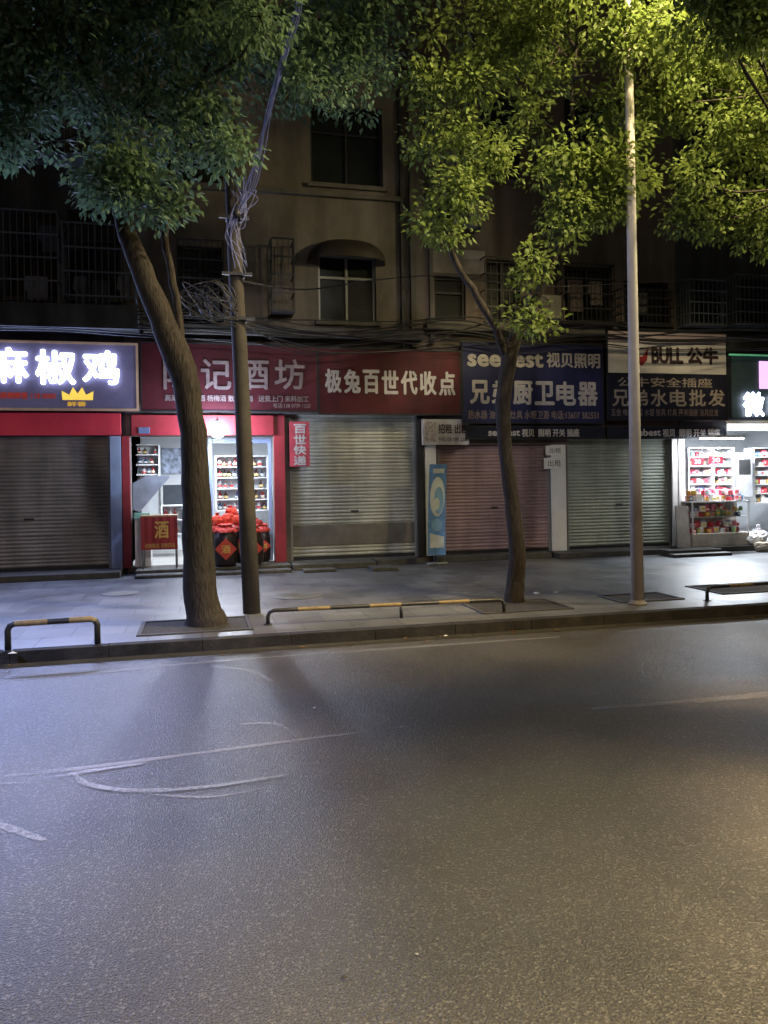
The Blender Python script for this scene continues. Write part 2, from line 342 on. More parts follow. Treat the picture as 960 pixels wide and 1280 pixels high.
def shutter(h,parent,m,band=False,label=None):
    a,b,c,d=h; g=MB(); p=.075; z=c+.07; y=FY+.12
    prof=[(0,0),(.006,-.012),(.03,-.02),(.055,-.012),(.066,0)]
    pts=[]
    while z<d-.02:
        j=random.uniform(-.0035,.0035)
        for dz,dy in prof: pts.append((z+dz,y+dy+j))
        z+=p
    for i in range(len(pts)-1):
        g.quad((a+.02,pts[i][1],pts[i][0]),(b-.02,pts[i][1],pts[i][0]),(b-.02,pts[i+1][1],pts[i+1][0]),(a+.02,pts[i+1][1],pts[i+1][0]),sm=False)
    o=g.build('roller_shutter',m,parent,label=label)
    g=MB(); g.box(a+.02,b-.02,y-.03,y+.02,c+.003,c+.07); g.build('bottom_rail',M_DARKM,o)
    for xa,xb in ((a+.003,a+.05),(b-.05,b-.003)):
        g=MB(); g.box(xa,xb,y-.06,y+.04,c,d-.003); g.build('guide_rail',M_FRAME,o)
    g=MB(); g.box(a+(b-a)*.47,a+(b-a)*.53,y-.035,y-.024,c+.98,c+1.02); g.build('lock',M_DARKM,o)
    if band:
        g=MB()
        g.box(a+.055,b-.055,y-.028,y-.0245,c+.07+p*3+.004,c+.07+p*8+.062)
        g.build('dark_slats',mat('dark_slats',(.12,.105,.09),.6,var=.3),o)
shutter(hA[0],BL,shut('shutter_brown_grey',(.27,.24,.22)),label='brown grey roller shutter pulled down')
shutter(hC[1],BC,shut('shutter_beige',(.44,.44,.39)),band=True,label='pale greenish beige roller shutter with a dark band near its foot')
shutter(hR[0],BR,shut('shutter_pink',(.40,.28,.31)),label='dusty pink roller shutter pulled down')
shutter(hR[1],BR,shut('shutter_green_grey',(.30,.33,.29)),label='greenish grey roller shutter pulled down')
def part(parent,name,rects,m,Y0=FY-.06,Y1=FY-.003,label=None,z0=None):
    g=MB()
    for r in rects:
        x0,x1,za,zb=rect(*r,Y0)
        if z0 is not None: za=z0
        g.box(x0,x1,Y0,Y1,za,zb)
    return g.build(name,m,parent,bevel=.006,label=label)
part(BL,'pillar',[(138,545,152,700)],M_BLUEP,z0=FL)
part(BL,'lintel',[(-80,516,151,544)],M_REDGLOW,Y0=FY-.12)
part(BC,'pillar',[(153,545,163,700)],M_RED,z0=FL)
part(BC,'pillar',[(343,519,357,700)],M_RED,z0=FL)
part(BC,'lintel',[(164,519,342,544)],M_RED,Y0=FY-.12)
part(BC,'pillar',[(522,520,530,700)],M_DARKM,z0=FL)
part(BR,'pillar',[(532,556,546,700)],M_WHT,z0=FL,Y0=FY-.05)
part(BR,'pillar',[(690,556,708,700)],M_WHT,z0=FL)
part(BR,'pillar',[(841,540,848,700)],M_WHT,z0=FL,Y0=FY-.05)
part(BF,'pillar',[(849,540,857,700)],M_WHT,z0=FL,Y0=FY-.07)
part(BC,'drain_pipe',[(512,60,519,434)],M_CONC,Y0=FY-.12)
part(BC,'drain_pipe',[(500,60,504,434)],M_DARKM,Y0=FY-.1)
part(BR,'drain_pipe',[(536,120,540,430)],M_CONC,Y0=FY-.1)
part(BC,'ledge',[(179,408,530,420)],M_CONC,Y0=FY-.35)
part(BR,'ledge',[(534,406,846,416)],M_CONC,Y0=FY-.3)
part(BC,'ledge',[(179,234,500,240)],M_CONC,Y0=FY-.12)
part(BR,'wall_panel',[(541,312,606,342)],mat('pale_plaster',(.26,.23,.22),.8,dirt=.3),Y0=FY-.02)
part(BC,'number_plate',[(173,534,187,542)],mat('blue_plate',(.12,.15,.28),.6),Y0=FY-.14,Y1=FY-.122)
def step(parent,u0,u1,y0,h,z0=PZ0):
    g=MB(); g.box(XU(u0,y0,700),XU(u1,y0,700),y0,FY-.002,z0,h); g.build('stone_step',M_STEP,parent,bevel=.012)
step(BL,-120,150,15.25,FL); step(BC,168,365,14.95,.19); step(BC,169,364,15.3,FL,.192); step(BC,367,470,15.2,FL); step(BC,471,521,15.5,FL)
step(BR,547,690,15.55,FL); step(BR,700,838,15.3,FL); step(BF,858,980,15.3,FL)
g=MB(); a=XU(835,14.8,695); b=XU(906,14.8,695); 
for q,(p,z) in enumerate(((14.55,.2),(14.8,.26))): g.box(a+q*.05,b-q*.05,p,p+(.25 if q==0 else .4),PZ0+.002,z)
t=thing('stone_slab_step','loose stone slab step in front of grocery','step',(a,14.55,PZ0)); g.build('slab',M_STEP,t,bevel=.01)
def slab(u0,u1,Y,d,h,lab):
    a=XU(u0,Y,700); b=XU(u1,Y,700); t=thing('stone_slab_step',lab,'step',(a,Y,PZ0)); g=MB(); g.box(a,b,Y,Y+d,PZ0+.002,PZ0+h); g.build('slab',M_STEP,t,bevel=.01)
slab(466,498,14.5,.5,.07,'pale stone slab lying below the step'); slab(380,420,14.75,.3,.06,'small stone slab by the parcel shop step')
def awning():
    x0,x1,z0,z1=rect(388,290,490,320,FY-.6); cx=(x0+x1)/2; hw=(x1-x0)/2; g=MB(); nx,nt=24,10
    for i in range(nx+1):
        t=-1+2*i/nx; k=max(0,1-abs(t)**2.6)**.5
        for j in range(nt+1):
            an=math.pi/2*j/nt; g.v.append((cx+hw*t,FY-.01-.6*k*math.sin(an),z0+(z1-z0)*k*math.cos(an)))
    for i in range(nx):
        for j in range(nt):
            q=i*(nt+1)+j; g.f.append((q,q+1,q+nt+2,q+nt+1)); g.m.append(0); g.sm.append(True)
    g.build('awning',mat('dark_awning',(.025,.018,.016),.7,dirt=.4),BC)
awning()
def cage(parent,u0,v0,u1,v1,dep,m=M_BAR,sp=.11,rails=5,name='window_cage'):
    Y=FY-dep; x0,x1,z0,z1=rect(u0,v0,u1,v1,Y); g=MB(); r=.007
    n=max(2,int((x1-x0)/sp))
    for i in range(n+1):
        x=x0+(x1-x0)*i/n; g.box(x-r,x+r,Y-r,Y+r,z0,z1)
    for j in range(rails):
        z=z0+(z1-z0)*j/(rails-1); g.box(x0,x1,Y-.02,Y+.012,z-.013,z+.013)
        for x in (x0,x1): g.box(x-.013,x+.013,Y+.012,FY-.01,z-.012,z+.012)
    for x in (x0,x1):
        for k in range(1,int(dep/sp)):
            y=Y+k*sp; g.box(x-r,x+r,y-r,y+r,z0,z1)
    g.box(x0,x1,Y,FY-.01,z0-.03,z0-.014)
    return g.build(name,m,parent)
cage(BL,-30,262,72,378,.7); cage(BL,78,280,168,400,.7); cage(BL,-30,40,160,190,.6)
cage(BC,340,298,368,388,.5,M_DARKM); cage(BC,222,300,280,395,.4,M_DARKM)
cage(BR,606,322,652,404,.25,M_DARKM,sp=.13); cage(BR,704,330,768,404,.45,M_DARKM); cage(BR,776,362,842,404,.5,M_DARKM)
cage(BF,862,350,908,406,.5); cage(BF,920,345,1000,406,.5)
part(BL,'balcony_slab',[(-60,378,172,408)],M_STUCD,Y0=FY-.75,Y1=FY-.01)
for i,(u,v,w,h,c) in enumerate([(8,262,20,48,(.02,.02,.025)),(34,345,26,30,(.16,.17,.2)),(52,282,22,34,(.06,.07,.1)),(84,282,20,32,(.03,.03,.04)),(95,345,14,50,(.1,.11,.14)),(118,350,20,40,(.05,.05,.07)),(150,345,14,30,(.12,.12,.14)),(712,350,16,40,(.1,.08,.08)),(738,352,14,30,(.15,.13,.13)),(790,366,18,28,(.1,.1,.11))]):
    Y=FY-(.55 if u<200 else .3); x0,x1,z0,z1=rect(u,v,u+w,v+h,Y); g=MB(); n=6
    for k in range(n):
        a=x0+(x1-x0)*k/n; b=x0+(x1-x0)*(k+1)/n; ya=Y+.03*math.sin(k*1.7); yb=Y+.03*math.sin((k+1)*1.7)
        g.quad((a,ya,z0+random.uniform(0,.05)),(b,yb,z0),(b,yb,z1),(a,ya,z1))
    g.quad((x0-.06,Y,z1-.25),(x0,Y,z1-.3),(x0,Y,z1),(x0-.03,Y,z1-.02)) 
    t=g.build('hanging_garment',mat('cloth%d'%i,c,.9),loc=(x0,Y,z0)); t['label']='garment hanging behind window bars'; t['category']='clothes'; t['group']='laundry on the balconies'
def acunit(u,v):
    Y=FY-.45; x0,x1,z0,z1=rect(u,v,u+42,v+30,Y); t=thing('air_conditioner','grimy outdoor air conditioner unit on the wall','air conditioner',(x0,Y,z0),'air conditioners on the facade')
    g=MB(); g.box(x0,x1,Y,FY-.12,z0,z1); g.build('casing',mat('ac_casing',(.16,.15,.14),.5,dirt=.4),t,bevel=.015)
    g=MB(); cx=x0+(x1-x0)*.38; cz=(z0+z1)/2
    for r in (.06,.12,.18,.22):
        g.tube([(cx+r*math.cos(a),Y-.012,cz+r*math.sin(a)) for a in [2*math.pi*k/20 for k in range(21)]],.006,n=5,caps=False)
    for k in range(6):
        a=math.pi*k/6; g.tube([(cx-.22*math.cos(a),Y-.01,cz-.22*math.sin(a)),(cx+.22*math.cos(a),Y-.01,cz+.22*math.sin(a))],.005,n=5)
    g.build('fan_grille',M_DARKM,t)
    for xa in (x0,x1-.04):
        g=MB(); g.box(xa,xa+.04,Y,FY-.01,z0-.05,z0-.003); g.build('bracket',M_DARKM,t)
acunit(660,368); acunit(560,250)
# ------------------------------------------------------------ shop signs
def arealamp(parent,name,loc,sx,sy,e,col,rot=(0,0,0)):
    l=bpy.data.lights.new(name,'AREA'); l.shape='RECTANGLE'; l.size=sx; l.size_y=sy; l.energy=e; l.color=col
    o=bpy.data.objects.new(name,l); COL.objects.link(o); o.parent=parent; r=Vector(parent['_o']); o.location=Vector(loc)-r; o.rotation_euler=rot; return o
def sign(label,u0,v0,u1,v1,m,Y=15.6,frame=None,ft=.03):
    x0,x1,z0,z1=rect(u0,v0,u1,v1,Y)
    t=thing('shop_sign',label,'sign',((x0+x1)/2,Y,z0),'shop signs above the shopfronts')
    g=MB(); g.box(x0,x1,Y,FY-.125,z0,z1); g.build('panel',m,t)
    f=MB(); y=Y-.015
    f.box(x0-ft,x1+ft,y,Y+.05,z0-ft,z0-.002); f.box(x0-ft,x1+ft,y,Y+.05,z1+.002,z1+ft)
    f.box(x0-ft,x0-.002,y,Y+.05,z0,z1); f.box(x1+.002,x1+ft,y,Y+.05,z0,z1)
    f.build('frame',frame or M_DARKM,t); return t
YL=15.595
A=sign('illuminated shop sign with glowing white characters and timber frame',-70,429,170,510,mat('lilac_sign_glow',(.16,.145,.24),.7,var=.25,scale=1.5,spec=.2,emit=(.2,.19,.42),es=.13),frame=mat('timber_frame_glow',(.5,.34,.24),.6,emit=(.6,.4,.3),es=.10),ft=.045)  # weak glow put into panel and frame as if lit by the letters
for ch,r in (('麻',(-16,434,36,479)),('椒',(44,437,95,481)),('鸡',(103,438,149,481))): ptext(ch,*r,15.55,M_LED,A,bold=.03,ext=.02)
ptext('麻辣鲜香 118 0000',0,490,70,499,YL,mat('red_letter',(.6,.08,.05),.5,emit=(1,.1,.05),es=.1),A,bold=.04)
ptext('鲜香',84,502,108,508,YL-.01,mat('yellow_letter',(.8,.5,.05),.5,emit=(1,.6,.05),es=.4),A,bold=.03)
g=MB(); x0,x1,z0,z1=rect(78,484,116,500,YL); cx=(x0+x1)/2; W0=(x1-x0)/2
pts=[(-1,0),(1,0),(1.05,.7),(.55,.4),(.3,1),(0,.5),(-.3,1),(-.55,.4),(-1.05,.7)]
P=[(cx+a*W0,YL-.004,z0+(z1-z0)*b) for a,b in pts]
for tri in ((0,1,5),(0,5,7),(0,7,8),(5,6,7),(1,3,5),(1,2,3),(3,4,5)): g.quad(*[P[i] for i in tri])
g.build('crown_emblem',mat('yellow_emblem',(.8,.5,.03),.5,emit=(1,.7,.12),es=.85,var=.5,scale=9),A)
ca=PY(60,458,15.4); arealamp(A,'sign_glow',ca,3.0,.6,450,(.40,.50,1.0),rot=(math.radians(-78),0,0))
A2=sign('unseen shop sign added off frame to cast blue light',-330,425,-110,505,mat('slate_violet_sign',(.12,.13,.24)))  # unseen sign, added to throw blue light on the road at left
ptext('卤菜凉菜',-310,436,-130,490,15.5,M_LED,A2,bold=.03,ext=.05)
ca=PY(-220,458,15.35); arealamp(A2,'sign_glow',ca,3.0,.6,450,(.40,.50,1.0),rot=(math.radians(-78),0,0))
B=sign('dark maroon liquor shop sign with faded dull characters',177,431,396,513,M_REDS)
for ch,u in (('陈',204),('记',251),('酒',298),('坊',343)): ptext(ch,u,449,u+38,487,YL,M_WHTD,B,bold=.018)
ptext('高粱酒 枸杞酒 杨梅酒 散装白酒   送货上门 来料加工',206,494,386,502,YL,M_WHTD,B,bold=.02,ext=.004)
ptext('电话:138 0739 1520',342,504,388,510,YL,M_WHTD,B,ext=.004)
D=sign('dark red parcel pickup sign with bold white characters',399,438,575,517,M_REDS2)
for i,ch in enumerate('极兔百世代收点'): ptext(ch,406+i*23.7,461+i*.6,427+i*23.7,491+i*.6,YL,M_WHTL,D,bold=.03)
E=sign('navy blue lighting and kitchen appliance shop sign',579,430,753,528,M_BLUES)
ptext('seebest',584,437,679,459,YL,M_WHTL,E,bold=.05); ptext('视贝照明',683,441,750,460,YL,M_WHTL,E,bold=.03)
for i,ch in enumerate('兄弟厨卫电器'): ptext(ch,587+i*27,475+i*.5,612+i*27,505+i*.5,YL,M_WHTL,E,bold=.035)
ptext('热水器 油烟机 灶具 水暖卫浴 电话:13607 382551',585,513,748,524,YL,M_WHTD,E,bold=.02,ext=.004)
G_=sign('pale and black electrical wholesale sign with buff characters',759,415,908,524,M_DKS)
g=MB(); x0,x1,z0,z1=rect(760,430,907,467,YL); g.box(x0,x1,YL-.012,YL+.002,z0,z1); g.build('upper_panel',M_GREYS,G_)
g=MB(); x0,x1,z0,z1=rect(760,416,907,429,YL); g.box(x0,x1,YL-.012,YL+.002,z0,z1); g.build('top_strip',mat('pink_strip',(.42,.34,.37),.6,dirt=.2),G_)
MDL=mat('dark_letter',(.03,.015,.02),.6); YM=YL-.014
ptext('BULL',814,434,854,455,YM,MDL,G_,bold=.05); ptext('公牛',858,434,898,456,YM,MDL,G_,bold=.05)
g=MB(); x0,x1,z0,z1=rect(792,432,811,458,YM); cxx=(x0+x1)/2; w_=(x1-x0)/2; h_=z1-z0
g.quad((x0,YM-.004,z1),(x0+w_*.25,YM-.004,z0+h_*.3),(cxx,YM-.004,z0),(cxx,YM-.004,z0+h_*.45),(x0+w_*.6,YM-.004,z0+h_*.6)); g.quad((x1,YM-.004,z1),(x1-w_*.6,YM-.004,z0+h_*.6),(cxx,YM-.004,z0+h_*.45),(cxx,YM-.004,z0),(x1-w_*.25,YM-.004,z0+h_*.3)); g.build('red_emblem',M_RED,G_)
ptext('公牛安全插座',772,472,890,484,YL,M_ORL,G_,bold=.02)
for i,ch in enumerate('兄弟水电批发'): ptext(ch,765+i*24,487,786+i*24,508,YL,M_ORL,G_,bold=.025)
ptext('五金 电线电缆 水管 锁具 灯具 开关插座 洁具批发',764,511,898,520,YL,M_WHTD,G_,ext=.004)
for (u0,u1) in ((584,754),(760,906)):
    t=sign('narrow navy fascia strip with white lettering under sign',u0,534,u1,547,M_DKS,Y=15.66)
    ptext('seebest',u0+26,536,u0+66,545,15.655,M_WHTL,t,bold=.05); ptext('视贝  照明 开关 插座',u0+68,536,u0+140,546,15.655,M_WHTL,t,bold=.03)
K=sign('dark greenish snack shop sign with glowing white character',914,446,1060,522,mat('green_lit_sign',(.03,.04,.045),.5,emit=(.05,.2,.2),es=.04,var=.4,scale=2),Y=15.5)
ptext('微',928,490,955,521,15.45,M_LED,K,bold=.035,ext=.03); ptext('超市',960,492,1010,519,15.45,M_LED,K,bold=.035,ext=.03)
g=MB(); pbox(g,950,452,1000,486,15.46,15.49); g.build('light_panel',mat('violet_light',(.7,.5,.8),.5,emit=(.9,.5,1.0),es=1.2),K)
g=MB(); pbox(g,912,444,1060,446,15.45,15.48); g.build('green_edge_light',mat('green_light',(.2,.7,.4),.5,emit=(.2,.8,.45),es=.2),K)
t=thing('hanging_banner','pinkish red vertical parcel service banner with white characters','banner',PY(374,583,15.7))
g=MB(); pbox(g,362,527,387,583,15.7,15.715); g.build('panel',mat('pink_red',(.5,.06,.09),.5),t)
for i,ch in enumerate('百世快递'): ptext(ch,367,530+i*13.2,383,542+i*13.2,15.697,M_WHTL,t,bold=.04,ext=.005)
t=thing('notice_board','white notice board with printed advert beside shutter','notice board',PY(556,557,15.7))
g=MB(); pbox(g,528,524,586,556,15.7,15.76); g.build('board',mat('grey_board',(.55,.53,.56),.6,dirt=.25),t)
ptext('招租 出售',548,530,584,542,15.695,MDL,t,bold=.02,ext=.004); ptext('手机 138 7391 2208',548,546,584,552,15.695,MDL,t,ext=.004)
g=MB(); pbox(g,531,527,545,552,15.685,15.697); g.build('picture',mat('grey_brown_print',(.35,.3,.3),.6,var=.6,scale=20),t)
for (u,v,w,h) in ((682,557,24,12),(680,572,26,14)):
    t=thing('paper_notice','white paper notice stuck on white pillar','notice',PY(u+w/2,v+h,15.8),'paper notices on the pillar'); g=MB(); pbox(g,u,v,u+w,v+h,15.815,15.82); g.build('sheet',M_WHT,t)
    ptext('出租',u+5,v+3,u+w-5,v+h-3,15.812,M_DARKM,t,ext=.002)
# ------------------------------------------------------------ standee
t=thing('banner_stand','blue roll-up banner stand with white picture, by shutter','banner stand',PZ(549,700,PZ0))
L0=PY(534,694,15.1); R0=PY(556,694,15.1); zt=PY(548,580,15.1).z; zb=PY(548,694,15.1).z
def bp(s,h,d=0): return (L0.x+(R0.x-L0.x)*(s)+.12*h+.02,15.1+.18*h+.05*math.sin(math.pi*h)-d,zb+(zt-zb)*h)
g=MB()
for k in range(10):
    g.quad(bp(0,k/10),bp(1,k/10),bp(1,k/10+.1),bp(0,k/10+.1)); g.quad(bp(0,k/10+.1,-.01),bp(1,k/10+.1,-.01),bp(1,k/10,-.01),bp(0,k/10,-.01))
g.build('printed_panel',mat('banner_blue',(.10,.24,.58),.45,var=.35,scale=5),t)
g=MB()
def ell(cx,cy,rx,ry,d,m):
    C=bp(cx,cy,d)
    for k in range(20):
        a=2*math.pi*k/20; b=2*math.pi*(k+1)/20
        g.quad(C,bp(cx+rx*math.cos(a),cy+ry*math.sin(a),d),bp(cx+rx*math.cos(b),cy+ry*math.sin(b),d),m=m)
ell(.5,.64,.42,.22,.006,0); ell(.58,.6,.28,.15,.012,1); ell(.45,.56,.18,.07,.018,0); ell(.5,.33,.32,.07,.006,1)
g.quad(bp(.1,.08,.008),bp(.9,.08,.008),bp(.9,.2,.008),bp(.1,.24,.008)); g.quad(bp(.2,.9,.006),bp(.85,.9,.006),bp(.85,.95,.006),bp(.2,.95,.006)); g.build('print',[mat('banner_white',(.6,.65,.7),.5),mat('banner_lightblue',(.2,.38,.66),.5)],t)
g=MB(); g.tube([(L0.x,15.12,PZ0+.03),(R0.x+.06,15.12,PZ0+.03)],.028,n=10); g.build('foot',M_FRAME,t)
g=MB(); g.tube([(L0.x+.2,15.18,PZ0+.05),(L0.x+.33,15.36,zt)],.012); g.build('pole',M_DARKM,t)
# ------------------------------------------------------------ shop interiors
def room(parent,h,dep,wallm,floorm):
    a,b,c,d=h; a-=.5;b+=.5; d+=.25; y0=FY+.26; y1=y0+dep; g=MB()
    g.quad((a,y0,c),(b,y0,c),(b,y1,c),(a,y1,c),m=1); g.quad((a,y1,d),(b,y1,d),(b,y0,d),(a,y0,d))
    g.quad((a,y1,c),(b,y1,c),(b,y1,d),(a,y1,d)); g.quad((a,y0,c),(a,y1,c),(a,y1,d),(a,y0,d)); g.quad((b,y1,c),(b,y0,c),(b,y0,d),(b,y1,d))
    g.build('shop_room',[wallm,floorm],parent)
M_FLOORT=mat('shop_floor_tile',(.45,.43,.4),.3,var=.15)
room(BC,hC[0],3.6,M_WALLIN,M_FLOORT); room(BF,hF[0],4.0,M_WALLIN,M_FLOORT)
def ceil_lamp(x,y,z,e,w=1.2):
    t=thing('ceiling_lamp','white fluorescent batten lamp on the shop ceiling','lamp',(x,y,z),'shop ceiling lamps')
    g=MB(); g.box(x-w/2,x+w/2,y-.05,y+.05,z,z+.05); g.build('housing',M_WHT,t); g=MB(); g.tube([(x-w/2+.03,y,z-.025),(x+w/2-.03,y,z-.025)],.018); g.build('tube',M_TUBE,t)
    arealamp(t,'lamp_light',(x,y,z-.06),w,.1,e,(.82,.91,1.0))
hx=hC[0]; ceil_lamp((hx[0]+hx[1])/2,17.2,hx[3]+.12,150)
hx2=hF[0]; ceil_lamp(hx2[0]+1.5,16.4,hx2[3]+.12,600)
c=PY(272,537,15.45); t=thing('bulb_lamp','bright bare bulb hanging under the shop sign','lamp',c)
g=MB(); R0_=.16; g.lathe([(max(.01,R0_*math.sin(a)),-R0_*math.cos(a)) for a in [math.pi*k/14 for k in range(1,14)]],c,n=20); g.build('globe',mat('bulb_glow',(.9,.9,.9),.5,var=0,emit=(.85,.92,1),es=150),t)
g=MB(); g.lathe([(.045,.15),(.045,.18),(.015,.21)],c,n=10); g.tube([(c.x,c.y,c.z+.19),(c.x,c.y+.1,c.z+.26)],.008); g.build('socket',M_DARKM,t)
l=bpy.data.lights.new('bulb_light','POINT'); l.energy=170; l.color=(.58,.7,1); l.shadow_soft_size=.1
o=bpy.data.objects.new('bulb_light',l); COL.objects.link(o); o.parent=t; o.location=(0,-.30,-.02)
def shelf(u0,u1,v0,v1,Y,n,label,dep=.35,back=M_WALLIN,sm=M_WHT):
    x0,x1,z0,z1=rect(u0,v0,u1,v1,Y); t=thing('display_shelf',label,'shelf',((x0+x1)/2,Y,z0))
    g=MB(); g.box(x0-.03,x0,Y,Y+dep,z0,z1); g.box(x1,x1+.03,Y,Y+dep,z0,z1); g.box(x0-.03,x1+.03,Y+dep+.002,Y+dep+.02,z0,z1); g.build('carcass',back,t)
    zs=[]
    for i in range(n+1):
        z=z0+(z1-z0)*i/n; g=MB(); g.box(x0+.002,x1-.002,Y+.004,Y+dep,z-.012,z+.012); zs.append(z+.012); g.build('shelf_board',sm,t)
    return x0,x1,zs,(z1-z0)/n
def bottle(i,c,lc):
    t=thing('liquor_bottle','small liquor bottle with pale label on shelf','bottle',(0,0,0),'bottles on the shop shelves')
    g=MB(); g.lathe([(.03,0),(.045,.01),(.045,.15),(.03,.19),(.014,.21),(.014,.25)],n=10); g.build('glass',mat('bottle%d'%i,c,.2),t)
    g=MB(); g.lathe([(.0465,.04),(.0465,.12)],n=10); g.build('label',mat('blabel%d'%i,lc,.6),t)
    g=MB(); g.lathe([(.016,.25),(.016,.28)],n=8); g.build('cap',mat('bcap%d'%i,(.4,.05,.04),.4),t)
    return t
BOT=[bottle(0,(.25,.02,.02),(.8,.75,.6)),bottle(1,(.5,.5,.5),(.6,.06,.05)),bottle(2,(.06,.03,.02),(.7,.5,.2)),bottle(3,(.04,.06,.12),(.5,.5,.5))]
def fillb(x0,x1,zs,Y,h):
    for z in zs[:-1]:
        x=x0+.07
        while x<x1-.05:
            if random.random()<.88: k=random.uniform(.8,1.2); copy_thing(random.choice(BOT),(x,Y+.12,z+.002),0,(k,k,min(1.2,h*.85/.28)*random.uniform(.75,1)))
            x+=random.uniform(.09,.14)
for (u0,u1) in ((271,300),(304,334)):
    s=shelf(u0,u1,570,638,17.6,5,'white shelf of liquor bottles in the shop'); fillb(s[0],s[1],s[2],17.6,s[3])
s=shelf(170,198,556,606,18.4,4,'white wall shelf with bottles by the entrance'); fillb(s[0],s[1],s[2],18.4,s[3])
s=shelf(203,228,632,668,17.8,2,'low white shelf with bottles by the inner door'); fillb(s[0],s[1],s[2],17.8,s[3])
for b in BOT: remove_tree(b)
t=thing('wall_poster','pale printed poster on the shop wall','poster',PY(215,600,19.6)); g=MB(); pbox(g,202,560,226,592,19.7,19.71); g.build('sheet',mat('poster_pale',(.4,.46,.6),.6,var=.7,scale=9),t)
t=thing('inner_door','dark inner doorway with pale frame in shop','door',PY(215,690,19.6)); g=MB(); pbox(g,204,606,230,668,19.66,19.7); g.build('leaf',mat('dark_door',(.05,.06,.08),.5),t); g=MB(); pbox(g,201,602,233,606,19.64,19.7); pbox(g,201,606,204,668,19.64,19.7); pbox(g,230,606,233,668,19.64,19.7); g.build('frame',M_WHT,t)
t=thing('glass_door','blue framed glass door standing open','door',PY(265,694,16.3)); g=MB()
for r in ((261,548,266,694),(302,548,305,640),(336,548,340,694)): 
    x0,x1,z0,z1=rect(*r,16.25); g.box(x0,x1,16.25,16.29,(z0 if r[0]==302 else FL+.004),z1)
x0,x1,z0,z1=rect(266,548,336,554,16.25); g.box(x0,x1,16.255,16.285,z0,z1)
g.build('frame',M_BLUEP,t)
x0,x1,z0,z1=rect(176,644,222,691,15.45)
t=thing('table','small table with red cloth front bearing a character','table',((x0+x1)/2,15.45,FL))
g=MB(); g.box(x0,x1,15.45,15.85,z1-.03,z1); g.build('table_top',M_WOOD,t,bevel=.005)
g=MB(); 
for q in range(10):
    a=x0+(x1-x0)*q/10; b=x0+(x1-x0)*(q+1)/10; g.quad((a,15.44+.008*(q%2),z0+.06),(b,15.44+.008*((q+1)%2),z0+.06),(b,15.44+.008*((q+1)%2),z1-.03),(a,15.44+.008*(q%2),z1-.03))
g.build('cloth_front',mat('dark_red_cloth',(.28,.025,.025),.8),t)
for xx in (x0+.03,x1-.03):
    for yy in (15.48,15.82):
        g=MB(); g.tube([(xx,yy,FL+.002),(xx,yy,z1-.03)],.018,n=8); g.build('leg',M_FRAME,t)
ptext('酒',193,651,211,673,15.425,M_GOLD,t,bold=.02,ext=.004)
ptext('纯粮酿造 酒香四溢',181,679,219,685,15.425,M_GOLD,t,ext=.003)
x0,x1,z0,z1=rect(166,596,212,638,15.6)
t=thing('display_cabinet','white cabinet with slanted pale lid at shop door','cabinet',(x0,15.6,FL))
g=MB(); g.box(x0,x0+.3,15.9,16.3,FL+.004,z0-.1); g.build('body',M_WHT,t,bevel=.01)
g=MB(); P=[(x0,z0+.02),(x0+.12,z0-.03),(x1,z1-.02),(x1,z1+.02),(x0+.25,z1+.02),(x0,z1-.12)]
fr=[(a,15.62,b) for a,b in P]; bk=[(a,15.66,b) for a,b in P]
g.quad(*fr); g.quad(*bk[::-1])
for i in range(6): g.quad(fr[i],bk[i],bk[(i+1)%6],fr[(i+1)%6])
g.build('lid',mat('pale_lid',(.42,.46,.54),.35),t)
g=MB(); g.box(x0,x0+.3,15.74,15.9,z0-.16,z0-.055); g.build('tray',mat('green_tray',(.2,.4,.32),.5),t)
def jar(u,v0,v1,Y,w,group='red cloth covered liquor jars'):
    z1=PY(u,v0,Y).z; h=z1-FL; r=w/2; X=PY(u,v1,Y).x
    t=thing('liquor_jar','dark ceramic liquor jar with red cloth and diamond label','jar',(X,Y,FL),group)
    g=MB(); g.lathe([(r*.7,0),(r*.92,h*.08),(r,h*.35),(r*.98,h*.6),(r*.85,h*.78),(r*.6,h*.86)],(X,Y,FL),n=20); g.build('body',mat('jar_glaze',(.02,.012,.012),.3),t)
    g=MB(); n=36; prof=[(.92,.80),(.86,.85),(.6,.90),(.5,.93),(.6,.97),(.35,1.0),(.05,.98)]
    base=len(g.v); ph=random.uniform(0,6)
    for i,(a,b) in enumerate(prof):
        for j in range(n):
            an=2*math.pi*j/n; k=1+.07*math.cos(an*9+ph+i*.3)+.04*math.cos(an*4-i)+random.uniform(-.02,.02); g.v.append((X+a*r*k*math.cos(an),Y+a*r*k*math.sin(an),FL+h*b+random.uniform(-.008,.008)))
    for i in range(len(prof)-1):
        for j in range(n):
            g.f.append((base+i*n+j,base+i*n+(j+1)%n,base+(i+1)*n+(j+1)%n,base+(i+1)*n+j)); g.m.append(0); g.sm.append(False)
    g.build('cloth_cover',mat('red_cloth',(.45,.035,.02),.7,var=.5,scale=14),t)
    g=MB(); zc=FL+h*.42; s=min(r*.85,h*.34); yy=Y-r-.02
    g.quad((X-s,yy,zc),(X,yy,zc-s),(X+s,yy,zc),(X,yy,zc+s)); g.quad((X,yy+.006,zc+s),(X+s,yy+.006,zc),(X,yy+.006,zc-s),(X-s,yy+.006,zc)); g.build('diamond_label',mat('bright_red',(.5,.05,.03),.6),t)
    text('酒',X-s*.42,X+s*.42,zc-s*.38,zc+s*.38,yy-.004,M_GOLD,t,bold=.03,ext=.003)
jar(282,654,694,15.5,.50); jar(315,655,694,15.55,.48); jar(300,652,680,16.15,.40); jar(330,654,690,16.1,.30); jar(268,652,690,16.1,.32)
OR=mat('orange_red_cloth',(.62,.05,.02),.7,var=.5,scale=12)
